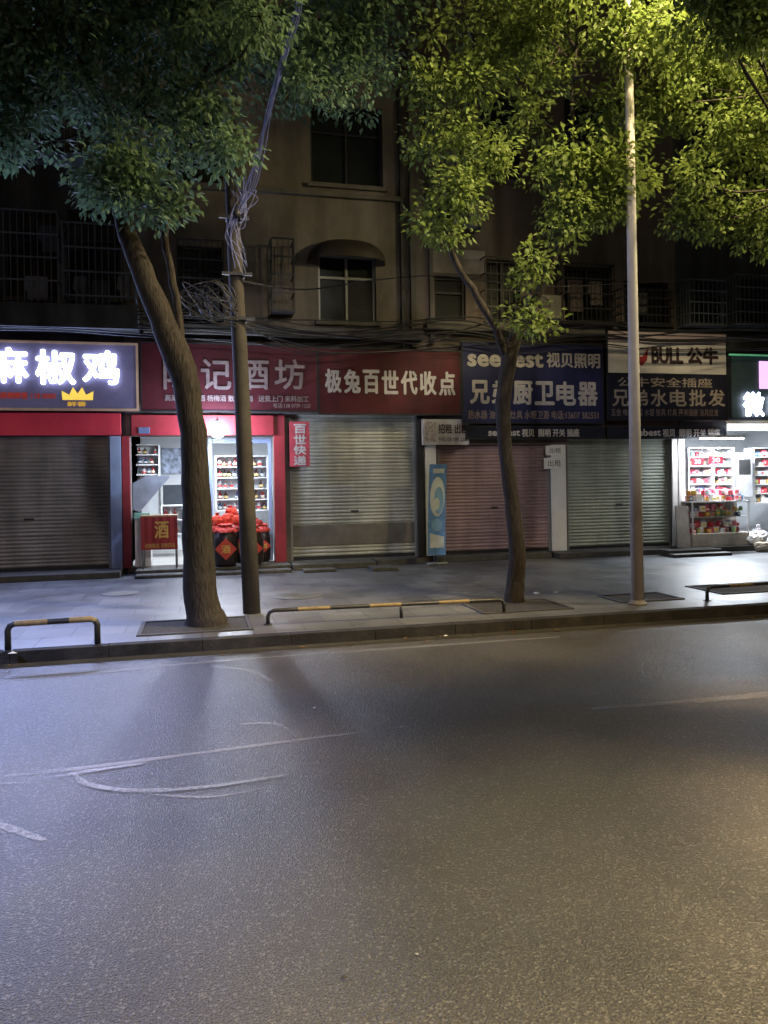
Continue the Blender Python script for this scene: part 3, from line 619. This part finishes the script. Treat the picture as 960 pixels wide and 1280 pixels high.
def sack(u,v0,v1,Y,w,m):
    z1=PY(u,v0,Y).z; z0=PY(u,v1,Y).z; X=PY(u,v1,Y).x; h=z1-z0; r=w/2
    t=thing('wrapped_parcel','bright red wrapped bundle piled on the liquor jars','bundle',(X,Y,z0),'red bundles piled on the jars'); g=MB(); n=16; ph=random.uniform(0,6); tilt=random.uniform(-.25,.25)
    prof=[(.6,0),(1,.15),(1.02,.45),(.8,.7),(.3,.82),(.22,.88),(.4,1.0),(.02,1.0)]
    for i,(a,b) in enumerate(prof):
        for j in range(n):
            an=2*math.pi*j/n; k=1+.1*math.cos(an*5+ph+i)+random.uniform(-.05,.05); g.v.append((X+a*r*k*math.cos(an)+tilt*b*h,Y+a*r*.8*k*math.sin(an),z0+h*b))
    for i in range(len(prof)-1):
        for j in range(n): g.f.append((i*n+j,i*n+(j+1)%n,(i+1)*n+(j+1)%n,(i+1)*n+j)); g.m.append(0); g.sm.append(False)
    g.build('wrapping',m,t)
for u,v0,v1,Y,w in ((272,641,657,15.6,.26),(285,638,656,15.65,.28),(297,641,656,15.62,.24),(309,645,658,15.66,.24),(322,647,658,15.62,.24),(290,632,646,15.85,.24),(303,637,650,15.85,.24)): sack(u,v0,v1,Y,w,OR if u<300 else mat('red_cloth',(.4,.03,.02)))
# ------------------------------------------------------------ grocery contents
def goods(i,c,sx,sy,sz):
    t=thing('goods_packet','small coloured packet of goods on grocery shelf','packet',(0,0,0),'packets on the grocery shelves')
    g=MB(); g.box(-sx/2,sx/2,-sy/2,sy/2,0,sz); g.build('box',mat('pack%d'%i,c,.4),t,bevel=.008)
    g=MB(); g.box(-sx*.36,sx*.36,-sy/2-.003,-sy/2-.001,sz*.3,sz*.75); g.build('label',mat('plabel%d'%(i%3),[(.85,.85,.8),(.8,.6,.1),(.7,.1,.12)][i%3],.5),t); return t
GD=[goods(0,(.7,.06,.1),.12,.1,.16),goods(1,(.8,.75,.7),.14,.1,.13),goods(2,(.75,.25,.35),.1,.1,.18),goods(3,(.1,.2,.4),.1,.1,.15),goods(4,(.6,.3,.1),.13,.1,.12),goods(5,(.5,.03,.04),.13,.1,.15),goods(6,(.8,.8,.8),.12,.1,.17),goods(7,(.3,.5,.3),.1,.1,.14),goods(8,(.8,.6,.65),.12,.1,.15),goods(9,(.6,.65,.75),.12,.1,.15)]
def fillg(x0,x1,zs,Y,h):
    for z in zs[:-1]:
        x=x0+.07
        while x<x1-.05:
            k=random.uniform(.6,1.1)
            if random.random()<.95: copy_thing(random.choice(GD),(x,Y+.1+random.uniform(-.03,.05),z+.002),random.uniform(-.35,.35),(k,k,min(1.2,h*.9/.2)*random.uniform(.5,1)))
            x+=random.uniform(.08,.13)
for (u0,u1,Y) in ((862,890,16.6),(893,917,16.8),(944,985,17.2)):
    s=shelf(u0,u1,560,628,Y,6,'white grocery shelf filled with coloured packets'); fillg(s[0],s[1],s[2],Y,s[3])
for (ua,ub,va,vb) in ((864,880,572,582),(886,904,570,580)):
    t=thing('price_card','small red and white price card hanging in the grocery','price card',PY((ua+ub)/2,vb,16.35),'price cards in the grocery'); g=MB(); pbox(g,ua,va,ub,vb,16.35,16.36); g.build('sheet',mat('poster_red',(.6,.05,.08),.5),t)
    ptext('30',ua+4,va+2,ub-4,vb-2,16.345,M_WHT,t,bold=.05,ext=.004)
t=thing('drinks_machine','silver drinks machine on the grocery counter','machine',PY(930,625,16.9)); g=MB(); pbox(g,920,566,941,622,16.9,17.2); g.build('body',mat('silver',(.5,.5,.52),.3,metal=.6),t,bevel=.02); g=MB(); pbox(g,924,574,938,592,16.885,16.898); g.build('screen',M_BLK,t)
x0,x1,z0,z1=rect(863,626,934,680,15.5)
t=thing('glass_counter','low glass display counter heaped with packets outside grocery','counter',((x0+x1)/2,15.5,FL))
zm=z0+.26*(z1-z0); zh=(zm+z1)/2
g=MB(); g.box(x0,x1,15.42,15.88,FL+.004,zm); g.build('base',mat('cream_base',(.5,.45,.38),.5,dirt=.3),t,bevel=.01)
g=MB(); 
for x in (x0,x1-.025):
    for y in (15.42,15.855): g.box(x,x+.025,y,y+.025,zm+.002,z1-.03)
g.box(x0,x1,15.42,15.88,z1-.028,z1); g.box(x0+.03,x1-.03,15.46,15.86,zh-.006,zh+.006); g.build('frame',M_WHT,t)
g=MB(); g.box(x0+.03,x1-.03,15.84,15.85,zm+.002,z1-.03); g.build('back_panel',mat('counter_back',(.5,.48,.45),.6),t)
for zz in (zm+.002,zm+.14,zm+.002,zh+.008,zh+.008,zh+.13,z1+.002,z1+.002,z1+.002,z1+.13,z1+.13):
    x=x0+.1
    while x<x1-.08:
        copy_thing(random.choice(GD),(x,15.50+random.uniform(0,.26),zz),random.uniform(-.8,.8),(.85,.85,random.uniform(.5,1.1))); x+=random.uniform(.1,.15)
fx=(x0+x1)/2; tb=thing('ceiling_lamp','white fluorescent batten lamp fixed under the fascia','lamp',(fx,15.35,2.75),'shop ceiling lamps')
g=MB(); g.box(fx-.6,fx+.6,15.3,15.4,2.75,2.8); g.build('housing',M_WHT,tb); g=MB(); g.tube([(fx-.57,15.35,2.73),(fx+.57,15.35,2.73)],.018); g.build('tube',M_TUBE,tb)
arealamp(tb,'lamp_light',(fx,15.3,2.69),1.2,.1,65,(.88,.94,1),rot=(.35,0,0))
for b in GD: remove_tree(b)
X=PY(856,680,15.3).x; t=thing('leaning_board','grey brown board leaning by the grocery entrance','board',(X,15.3,FL))
g=MB(); M=Matrix.Translation((X,15.32,FL+.01))@Matrix.Rotation(-.15,4,'X')@Matrix.Rotation(.05,4,'Y'); g.box(-.16,.16,0,.03,0,.95,M=M); g.build('board',mat('grey_board2',(.3,.27,.25),.6),t)
def bag(u,v,Y,r,c,lab):
    p=PY(u,v,Y); p.z=FL if Y>15.3 else PZ0; t=thing('plastic_bag',lab,'bag',p,'bags outside the grocery'); g=MB(); n=14; rows=8
    for i in range(rows+1):
        f=i/rows; rr=r*(.75+.35*math.sin(math.pi*min(f*1.15,1)))*(1 if f<.85 else .35)
        for j in range(n):
            an=2*math.pi*j/n; k=1+random.uniform(-.1,.1); g.v.append((p.x+rr*k*math.cos(an),p.y+rr*k*.8*math.sin(an),p.z+r*1.5*f+.004))
    for i in range(rows):
        for j in range(n): g.f.append((i*n+j,i*n+(j+1)%n,(i+1)*n+(j+1)%n,(i+1)*n+j)); g.m.append(0); g.sm.append(False)
    g.f.append(tuple(rows*n+j for j in range(n))); g.m.append(0); g.sm.append(False)
    g.build('bag_body',mat('bag%s'%c[0],c,.35),t); g=MB(); g.tube([(p.x-.05,p.y,p.z+r*1.5),(p.x-.03,p.y,p.z+r*1.9),(p.x+.03,p.y,p.z+r*1.9),(p.x+.05,p.y,p.z+r*1.5)],.012,n=6); g.build('handle',mat('bag%s'%c[0],c,.35),t)
bag(944,680,15.4,.19,(.6,.58,.55),'crumpled whitish plastic bag on the step'); bag(953,686,15.0,.18,(.4,.33,.25),'tan sack on the pavement outside grocery'); bag(948,662,16.0,.22,(.55,.5,.52),'crumpled whitish plastic bag on the step')
t=thing('strip_light','long white strip light under the grocery fascia','lamp',PY(930,535,15.5)); g=MB(); pbox(g,911,530,1050,538,15.5,15.56); g.build('diffuser',mat('strip_white',(.8,.8,.8),.5,emit=(.9,.95,1),es=3.5),t); g=MB(); pbox(g,911,526,1050,530,15.5,15.6); g.build('housing',M_WHT,t)
# ------------------------------------------------------------ trees
def W(u,v,Y): return PY(u,v,Y)
def path_px(pts,Y):
    P=[];R=[]
    for q in pts:
        y=q[3] if len(q)>3 else Y
        P.append(W(q[0],q[1],y)); R.append(q[2]/2/ppm(q[0],q[1],y))
    return P,R
def smooth(P,R,k=4,jit=.012):
    Q=[];S_=[]
    for i in range(len(P)-1):
        p0=P[max(i-1,0)];p1=P[i];p2=P[i+1];p3=P[min(i+2,len(P)-1)]
        for j in range(k):
            t=j/k; Q.append(.5*((2*p1)+(p2-p0)*t+(2*p0-5*p1+4*p2-p3)*t*t+(3*p1-p0-3*p2+p3)*t**3)+Vector((random.uniform(-jit,jit),random.uniform(-jit,jit),0)))
            S_.append((R[i]*(1-t)+R[i+1]*t)*random.uniform(.96,1.05))
    Q.append(P[-1]); S_.append(R[-1]); return Q,S_
def tree(label,base,paths,blobs,Y,lm=None,dk=1.0,world=False,group='street trees along the pavement'):
    t=thing('street_tree',label,'tree',base,group)
    g=MB(); ends=[]
    for pp in paths:
        P,R=([Vector(q[:3]) for q in pp],[q[3] for q in pp]) if world else path_px(pp,Y)
        Q,S_=smooth(P,R); g.tube(Q,S_,n=16)
        ends+=Q[int(len(Q)*.62):]
    cl=[]
    for b in blobs:
        if world: c=Vector(b[:3]); Rx,Rz,n=b[3],b[4],b[5]
        else:
            u,v,y,ru,rv=b[:5]; dens=(b[5] if len(b)>5 else 1)*dk
            c=W(u,v,y); s=ppm(u,v,y); Rx=ru/s; Rz=rv/s; n=int(ru*rv/170*dens)+3
        Ry=(Rx+Rz)/2*.9
        e0=min(ends,key=lambda q:(q-c).length); mid=(e0+c)/2+Vector((random.uniform(-.2,.2),random.uniform(-.2,.2),-.12))
        Q,S_=smooth([e0,mid,c],[.022,.015,.008]); g.tube(Q,S_,n=7)
        for k in range(n):
            d=Vector(rng.normal(size=3)).normalized(); r=random.random()**.45
            p=c+Vector((d.x*Rx*r,d.y*Ry*r,d.z*Rz*r)); cl.append((p,random.uniform(.12,.38)))
            if k%4==0:
                m2=(c+p)/2+Vector((0,0,-.06)); g.tube([c,m2,p],[.01,.007,.004],n=5)
    g.build('trunk',M_BARK,t)
    V=[]
    for p,r in cl:
        n=int(66*(r/.25)**1.6)
        d=rng.normal(size=(n,3)); d/=np.linalg.norm(d,axis=1)[:,None]
        rad=(rng.random(n)**.5)[:,None]*r
        pos=np.array(p)[None]+d*rad*np.array([1.15,1.15,.75])
        ax=d+rng.normal(size=(n,3))*.5+np.array([0,0,-.45]); ax/=np.linalg.norm(ax,axis=1)[:,None]
        sd=np.cross(ax,rng.normal(size=(n,3))*.5+np.array([0,0,1.0])); sd/=np.linalg.norm(sd,axis=1)[:,None]
        nm=np.cross(sd,ax)
        L=(rng.uniform(.065,.12,n))[:,None]; w=L*.27
        V.append(np.stack([pos,pos+ax*L*.45+sd*w+nm*.008,pos+ax*L-nm*.008,pos+ax*L*.45-sd*w+nm*.008],1))
    V=np.concatenate(V).reshape(-1,3)-np.array(base)[None]; nf=len(V)//4
    me=bpy.data.meshes.new('crown'); me.vertices.add(len(V)); me.vertices.foreach_set('co',V.ravel())
    me.loops.add(nf*4); me.loops.foreach_set('vertex_index',np.arange(nf*4)); me.polygons.add(nf); me.polygons.foreach_set('loop_start',np.arange(nf)*4)
    me.materials.append(lm or M_LEAF); me.update(calc_edges=True); me.validate()
    o=bpy.data.objects.new('crown',me); COL.objects.link(o); o.parent=t
bt=PZ(258,780,PZ0); Y1=bt.y
tree('large leaning camphor tree with a dark trunk on the pavement',bt,
 [[(259,788,58),(257,772,47),(250,735,40),(246,650,35),(243,560,32),(234,490,33),(220,440,34),(196,385,30),(170,320,26),(150,260,20),(115,120,14),(90,20,9)],
  [(226,455,10),(224,400,10),(214,340,9),(206,280,9),(215,200,8),(250,100,7),(300,0,6)]],
 [(20,70,9.6,85,95),(55,130,9.9,85,60),(110,40,9.3,90,80),(180,130,9.6,80,90),(165,205,9.4,55,60),(205,250,9.3,38,38,1.2),(150,225,9.2,38,30,.9),(255,150,9.6,60,60),(280,60,9.7,85,80),(370,60,10,80,65),(440,80,10.1,70,60,.9),(470,20,10,80,60),(225,10,9,110,70),(0,170,10.1,50,30),
  (285,180,9.2,26,36,.9),(325,20,8.0,40,34,.5),(385,110,9.8,45,34,.8),
  (60,-80,9.4,140,90,.6),(260,-120,9.4,160,100,.5),(420,-90,9.8,120,80,.5)],Y1,M_LEAFD,.8)
bt=PZ(642,752,PZ0); Y2=bt.y
tree('slim curved camphor tree with lamp-lit leaves on the pavement',bt,
 [[(642,758,30),(643,745,24),(646,700,21),(642,640,19),(634,580,17),(628,520,18),(634,460,20),(642,430,17),(656,400,13),(678,355,10),(698,310,8),(715,250,7,10.2),(715,150,5,10.3),(720,60,4,10.3)],
  [(636,462,10),(628,432,10),(614,400,9),(590,360,8),(566,320,8),(560,270,7),(575,180,6),(600,80,5)]],
 [(545,150,9.9,40,75,.9),(560,235,9.8,42,50,1.0),(556,285,9.8,34,26,.8),(600,205,10,42,55,.8),(590,90,9.9,80,60,.9),(620,20,9.9,80,60,.9),(700,60,10.2,70,50,.9),(665,140,10.3,36,46,.6),
  (745,215,9.8,60,42,1.4),(700,225,9.7,36,40,1.1),(780,235,9.85,42,38,1.0),(720,265,9.8,46,28,1.0),(668,340,9.6,28,24,.8),(662,385,9.6,24,28,.8),(690,300,9.7,28,24,.5),(805,175,10.0,40,44,.7),(755,130,10.2,44,40,.7),
  (800,30,9.2,60,40,1.0),(775,60,9.2,40,34,.9),(720,-10,9.0,80,40,.8),(560,-60,9.8,100,70,.4),(700,-80,10.3,120,80,.4)],Y2,dk=.88)
bt=PZ(1085,748,PZ0); Y3=bt.y
tree('dense camphor tree crown beside the street lamp',bt,
 [[(1085,755,40),(1080,600,30),(1070,450,28),(1060,360,28),(1070,250,16),(1050,100,10)],
  [(1062,390,16),(1040,300,12),(1010,230,9)]],
 [(905,170,10.0,60,60,1.0),(930,250,9.9,50,55,1.1),(952,300,9.9,36,32,.9),(870,225,10.0,44,46,.9),(880,110,9.8,60,50,1.0),(900,40,8.2,70,50,1.2),(840,50,9.6,60,50,1.0),(835,130,10.0,44,44,.7),(960,120,9.4,60,90),(985,230,9.9,50,80),(1050,120,10,100,120,.5),(860,275,10.2,34,28,.6),
  (905,-5,7.0,80,45,1.3),(850,-50,6.9,70,45,1.2),(960,30,7.2,60,60,1.0),(1000,-60,7.0,120,80,.7),(920,-110,6.6,120,60,.8),
  (940,-60,10,130,70,.5),(1100,250,10,80,80,.4)],Y3,dk=.92)
# near pavement tree whose crown overhangs the road beside the near lamp
LN=Vector((6.7,.77,8.75))
def mid(T,f): return tuple(Vector(T)+(LN-Vector(T))*f)
nb=[mid(T,f)+(r,r*.7,n) for T,f,r,n in (((2.1,5.6,0),.50,.62,26),((1.1,4.3,0),.50,.62,27),((3.2,6.6,0),.50,.6,20),((.5,3.2,0),.54,.5,18),((3.9,4.9,0),.48,.45,14),((2.1,4.5,0),.47,.45,13),((4.9,7.0,0),.5,.4,9),((1.3,6.2,0),.5,.4,8))]
tree('camphor tree on the near pavement overhanging the road',(5.2,.7,PZ0),
 [[(5.2,.7,PZ0,.2),(5.15,.75,1.5,.16),(5.0,.9,3.0,.13),(4.6,1.6,4.0,.08),(4.3,2.4,4.4,.04)],[(5.0,.9,2.9,.09),(5.3,1.6,3.8,.06),(5.2,2.8,4.3,.03)]],nb,0,world=True)
# ------------------------------------------------------------ poles
b=PZ(315,766,PZ0); t=thing('utility_pole','leaning concrete utility pole carrying tangled cables','pole',b)
g=MB(); P,R=path_px([(315,768,22),(308,620,21),(301,460,19),(294,330,18),(289,225,16),(286,150,15)],b.y); g.tube(P,R,n=18); g.build('shaft',mat('concrete_pole',(.065,.056,.05),.85,var=.3,bump=.3,dirt=.4),t)
for u,v in ((299,400),(296,345),(292,275)):
    g=MB(); c=W(u,v,b.y); g.tube([(c.x,c.y,c.z-.03),(c.x,c.y,c.z+.03)],.105,n=16); g.box(c.x-.2,c.x+.2,c.y-.13,c.y-.1,c.z-.02,c.z+.02); g.build('bracket',M_DARKM,t)
def catm(P,k=8): return smooth(P,[1]*len(P),k,0)[0]
t=thing('cable_bundle','tangled pale blue cable bundle dropping onto the utility pole','cables',W(300,270,b.y))
g=MB(); YB=b.y-.15
main=[(384,-60,1.7),(376,-10,1.6),(368,30,1.4),(354,80,1.1),(338,140,.75),(326,190,.4),(314,235,.15),(300,262,.02),(292,282,0)]
for k in range(8):
    o=random.uniform(-5,5); w=random.uniform(0,6.28)
    P=[W(u+o*(.2+.14*i)+3*math.sin(i*1.6+w),v+random.uniform(-4,4),YB-dy+random.uniform(-.04,.04)) for i,(u,v,dy) in enumerate(main)]
    g.tube(catm(P),random.choice([.003,.004,.006]),n=5)
for k in range(9):
    u0=random.uniform(280,298); P=[W(304,250,YB),W(u0+random.uniform(6,24),random.uniform(205,250),YB),W(u0+random.uniform(10,30),random.uniform(235,285),YB),W(u0,random.uniform(262,300),YB),W(300+random.uniform(-14,14),random.uniform(300,345),YB)]
    g.tube(catm(P),.0035,n=5)
g.build('strands',M_CABW,t)
g=MB(); c=W(296,268,YB); g.tube([(c.x,c.y,c.z-.05),(c.x,c.y,c.z+.05)],.05,n=10); g.build('clamp',M_DARKM,t)
t=thing('cable_bundle','dark coiled cables hanging from the utility pole','cables',W(275,385,b.y)); g=MB()
for k in range(14):
    ex=random.uniform(222,262); P=[W(298,random.uniform(375,410),b.y-.12),W(random.uniform(262,285),random.uniform(340,380),b.y-.1),W(ex,random.uniform(350,395),b.y),W(random.uniform(255,285),random.uniform(385,408),b.y-.1),W(298,random.uniform(380,412),b.y-.13)]
    g.tube(catm(P),.007,n=5)
g.build('strands',M_CABL,t)
def cable(pts,Y0,Y1,r=.011):
    n=len(pts); P=[W(u,v,Y0+(Y1-Y0)*i/(n-1)) for i,(u,v) in enumerate(pts)]
    g=MB(); g.tube(catm(P),r,n=6); o=g.build('overhead_cable',M_CABL,loc=tuple(P[0])); o['label']='dark overhead cable sagging along the facade'; o['category']='cable'; o['group']='cables along the facade'
for k in range(9):
    y=400+k*4+random.uniform(-3,3)
    cable([(-80,y-28+k),(60,y-20),(180,y-12),(300,y-6+random.uniform(-5,5)),(400,y+4+random.uniform(-6,6)),(500,y-2+random.uniform(-5,5)),(575,y-6),(660,y+6+random.uniform(-6,6)),(750,y),(840,y+8+random.uniform(-6,6)),(1050,y+2)],15.3-k*.02,15.2,r=random.choice([.009,.013,.018]))
cable([(296,350,),(380,362),(470,350),(560,345),(700,358),(1000,340)],b.y,15.3); cable([(296,398),(360,414),(430,420),(520,430)],b.y,15.3,.016)
cable([(296,400),(400,440),(600,432),(740,418),(1000,425)],b.y,15.2,.012)
cable([(540,425),(640,400),(740,424),(900,412),(1050,418)],15.3,15.2,.02)
lb=PZ(797,755,PZ0)
def street_lamp(base,h,arm,col,energy,size=math.radians(150),target=None,lab='tall pale street lamp pole at the kerb',soft=.15,blend=.5):
    t=thing('street_lamp',lab,'street lamp',base,'street lamps'); x,y,z=base
    g=MB(); g.tube([(x,y,z+.002),(x,y,z+h*.5),(x,y,z+h)],[.088,.066,.045],n=18); g.build('pole',M_GALV,t)
    g=MB(); g.tube([(x,y,z+.003),(x,y,z+.02),(x,y,z+.021),(x,y,z+.06)],[.13,.13,.096,.092],n=18); g.build('base_plate',mat('lamp_base',(.2,.18,.17),.6,dirt=.3),t)
    A=Vector(arm); e=Vector((x,y,z+h))+A
    g=MB(); g.tube(catm([Vector((x,y,z+h-.05)),Vector((x,y,z+h))+A*.5+Vector((0,0,.25)),e+Vector((0,0,.1))],6),.035,n=10); g.build('arm',M_GALV,t)
    d=Vector((A.x,A.y,0)).normalized(); s=Vector((-d.y,d.x,0)); g=MB()
    M=Matrix.Translation(e)@Matrix(((d.x,s.x,0,0),(d.y,s.y,0,0),(0,0,1,0),(0,0,0,1)))
    g.box(-.1,.6,-.15,.15,.04,.14,M=M); g.build('lamp_head',M_GALV,t,bevel=.04)
    g=MB(); g.box(.02,.52,-.11,.11,.02,.037,M=M); g.build('lamp_lens',mat('lens_%.2f'%col[2],(.8,.8,.8),.4,emit=col,es=20),t)
    l=bpy.data.lights.new('lamp_light','SPOT'); l.energy=energy; l.color=col; l.spot_size=size; l.spot_blend=blend; l.shadow_soft_size=soft
    o=bpy.data.objects.new('lamp_light',l); COL.objects.link(o); o.parent=t
    pos=e+d*.27+Vector((0,0,-.05)); aim=(Vector(target)-pos) if target else Vector((0,0,-1))
    o.location=pos-Vector(base); o.rotation_euler=aim.to_track_quat('-Z','Y').to_euler()
    return t
WARM=(1.0,.79,.42)
R_=math.radians
street_lamp(lb,9.8,(.35,-2.4,.3),WARM,8000,size=R_(140),soft=.3)
street_lamp(Vector((12.6,9.5,PZ0)),7.4,(-.2,-2.2,.3),(1.0,.84,.40),4200,size=R_(80),target=(7.6,9.0,6.6),lab='warm street lamp beyond the dense tree crown',soft=.3,blend=.7)
street_lamp(Vector((6.8,-1.2,PZ0)),8.6,(-.1,1.7,.3),(1.0,.70,.36),11000,size=R_(66),target=(4.2,4.2,0),lab='warm street lamp on the near pavement',soft=.35,blend=1)
street_lamp(Vector((-6.5,-1.2,PZ0)),7.5,(.1,1.4,.3),(.36,.48,1.0),10500,size=R_(46),target=(-2.9,5.5,0),lab='cool white street lamp on near pavement',soft=.3,blend=1)
street_lamp(Vector((3.0,-5.5,PZ0)),8.4,(0,1.5,.3),(1.0,.93,.87),3000,size=R_(50),target=(3.5,15.9,.7),lab='unseen neutral fill lamp added behind the camera for the facade',soft=.3,blend=.8)  # unseen fill lamp, added to brighten the shopfronts from in front
# ------------------------------------------------------------ barriers
def barrier(pts,h,legs,label,r=.025,seg=.28):
    B0=[PZ(u,v,PZ0) for u,v in pts]; a,b=B0[0],B0[-1]; t=thing('kerb_barrier',label,'barrier',a,'low striped rails by the kerb')
    d=(b-a); L=d.length; d.normalize(); cr=.07
    P=[a,a+Vector((0,0,h-cr)),a+d*cr*.3+Vector((0,0,h-cr*.3)),a+d*cr+Vector((0,0,h))]; n=max(2,int((L-2*cr)/.1))
    for i in range(1,n): P.append(a+d*(cr+(L-2*cr)*i/n)+Vector((0,0,h)))
    P+=[b-d*cr+Vector((0,0,h)),b-d*cr*.3+Vector((0,0,h-cr*.3)),b+Vector((0,0,h-cr)),b]
    ln=[0]
    for i in range(len(P)-1): ln.append(ln[-1]+(P[i+1]-P[i]).length)
    g=MB(); g.tube(P,r,n=10,mf=lambda i:(0 if (i<2 or i>len(P)-4) else int((ln[i])/seg)%2)); g.build('rail',[M_BLK,M_YEL],t)
    for f in legs:
        p=a+d*L*f; g=MB(); g.tube([p,p+Vector((0,0,h))],r*.9,n=10); g.build('leg',M_BLK,t)
    for p in (a,b):
        g=MB(); g.tube([p+Vector((0,0,.002)),p+Vector((0,0,.012))],.055,n=10); g.build('foot_plate',M_DARKM,t)
barrier([(10,814),(122,806)],.29,[],'short black and yellow hoop rail at kerb',r=.033)
barrier([(335,781),(630,766)],.175,[.55],'long low black and yellow rail by kerb',seg=.45)
barrier([(884,751),(1010,742)],.19,[],'low dark striped rail beside planting bed',seg=.45)
for u,v,r in ((372,745,.38),(150,742,.3)):
    c=PZ(u,v,PZ0); t=thing('manhole_cover','round iron manhole cover set in the pavement','manhole cover',c,'manhole covers in the pavement'); g=MB(); z=PZ0+.004
    g.lathe([(r,.002),(r,.008),(r-.02,.01),(.01,.01)],c,n=28); g.build('plate',mat('iron_plate',(.08,.08,.08),.6,metal=.2,bump=.5,bscale=60),t)
def litter(u,v,z,s,c,lab):
    p=PZ(u,v,z); g=MB(); n=7
    pts=[p+Vector((s*math.cos(a)*random.uniform(.5,1),s*math.sin(a)*random.uniform(.5,1),random.uniform(.002,s*.3))) for a in [2*math.pi*k/n for k in range(n)]]
    ctr=p+Vector((0,0,s*.4))
    for k in range(n): g.quad(pts[k],pts[(k+1)%n],ctr)
    o=g.build('litter',mat('litter%.2f%.2f'%(c[0],c[2]),c,.7),loc=tuple(p)); o['label']=lab; o['category']='litter'; o['group']='scraps of litter on the ground'
for u,v,z,s in ((521,1193,.004,.01),(670,742,PZ0,.07),(695,741,PZ0,.05),(660,783,.004,.05),(393,885,.004,.018),(15,818,PZ0,.07),(557,795,.004,.04),(495,797,.004,.04)):
    litter(u,v,z,s,(.5,.5,.48),'small scrap of pale litter')
litter(430,1222,.004,.014,(.06,.04,.02),'small brown scrap of litter on road')
for k in range(26):
    x=random.uniform(-4,9); y=KY-random.uniform(.03,.3); g=MB(); a=random.uniform(0,6.28); s=random.uniform(.03,.06); d=Vector((math.cos(a),math.sin(a),0))*s; n=Vector((-d.y,d.x,0))*.4
    p=Vector((x,y,.006)); g.quad(p-d,p+n+Vector((0,0,.012)),p+d,p-n+Vector((0,0,.01))); o=g.build('fallen_leaf',mat('dry_leaf',(.16,.09,.04),.8,var=.5,scale=5),loc=tuple(p)); o['label']='dry fallen leaf lying in the gutter'; o['category']='leaf'; o['group']='fallen leaves in the gutter'
# ------------------------------------------------------------ world, moon-level light, camera
w=bpy.data.worlds.new('World'); S.world=w; w.use_nodes=True; N=w.node_tree.nodes; sk=N.new('ShaderNodeTexSky'); sk.sky_type='NISHITA'; sk.sun_disc=False
sk.sun_elevation=math.radians(4); sk.sun_rotation=math.radians(200)
w.node_tree.links.new(sk.outputs[0],N['Background'].inputs['Color']); N['Background'].inputs['Strength'].default_value=.010
l=bpy.data.lights.new('sun','SUN'); l.energy=.02; l.angle=math.radians(5); l.color=(.8,.85,1); o=bpy.data.objects.new('sun',l); COL.objects.link(o); o.rotation_euler=(math.radians(50),0,math.radians(20))
cam=bpy.data.cameras.new('camera'); co=bpy.data.objects.new('camera',cam); COL.objects.link(co); S.camera=co
cam.sensor_fit='HORIZONTAL'; cam.sensor_width=36; cam.lens=36; cam.shift_y=-40/960; cam.clip_end=1500; cam.clip_start=.05
b3=-fw; Mx=Matrix(((r2.x,u2.x,b3.x,C0.x),(r2.y,u2.y,b3.y,C0.y),(r2.z,u2.z,b3.z,C0.z),(0,0,0,1))); co.matrix_world=Mx
S.view_settings.view_transform='Standard'; S.view_settings.look='None'; S.view_settings.exposure=0
for o in bpy.data.objects:
    if '_o' in o: del o['_o']
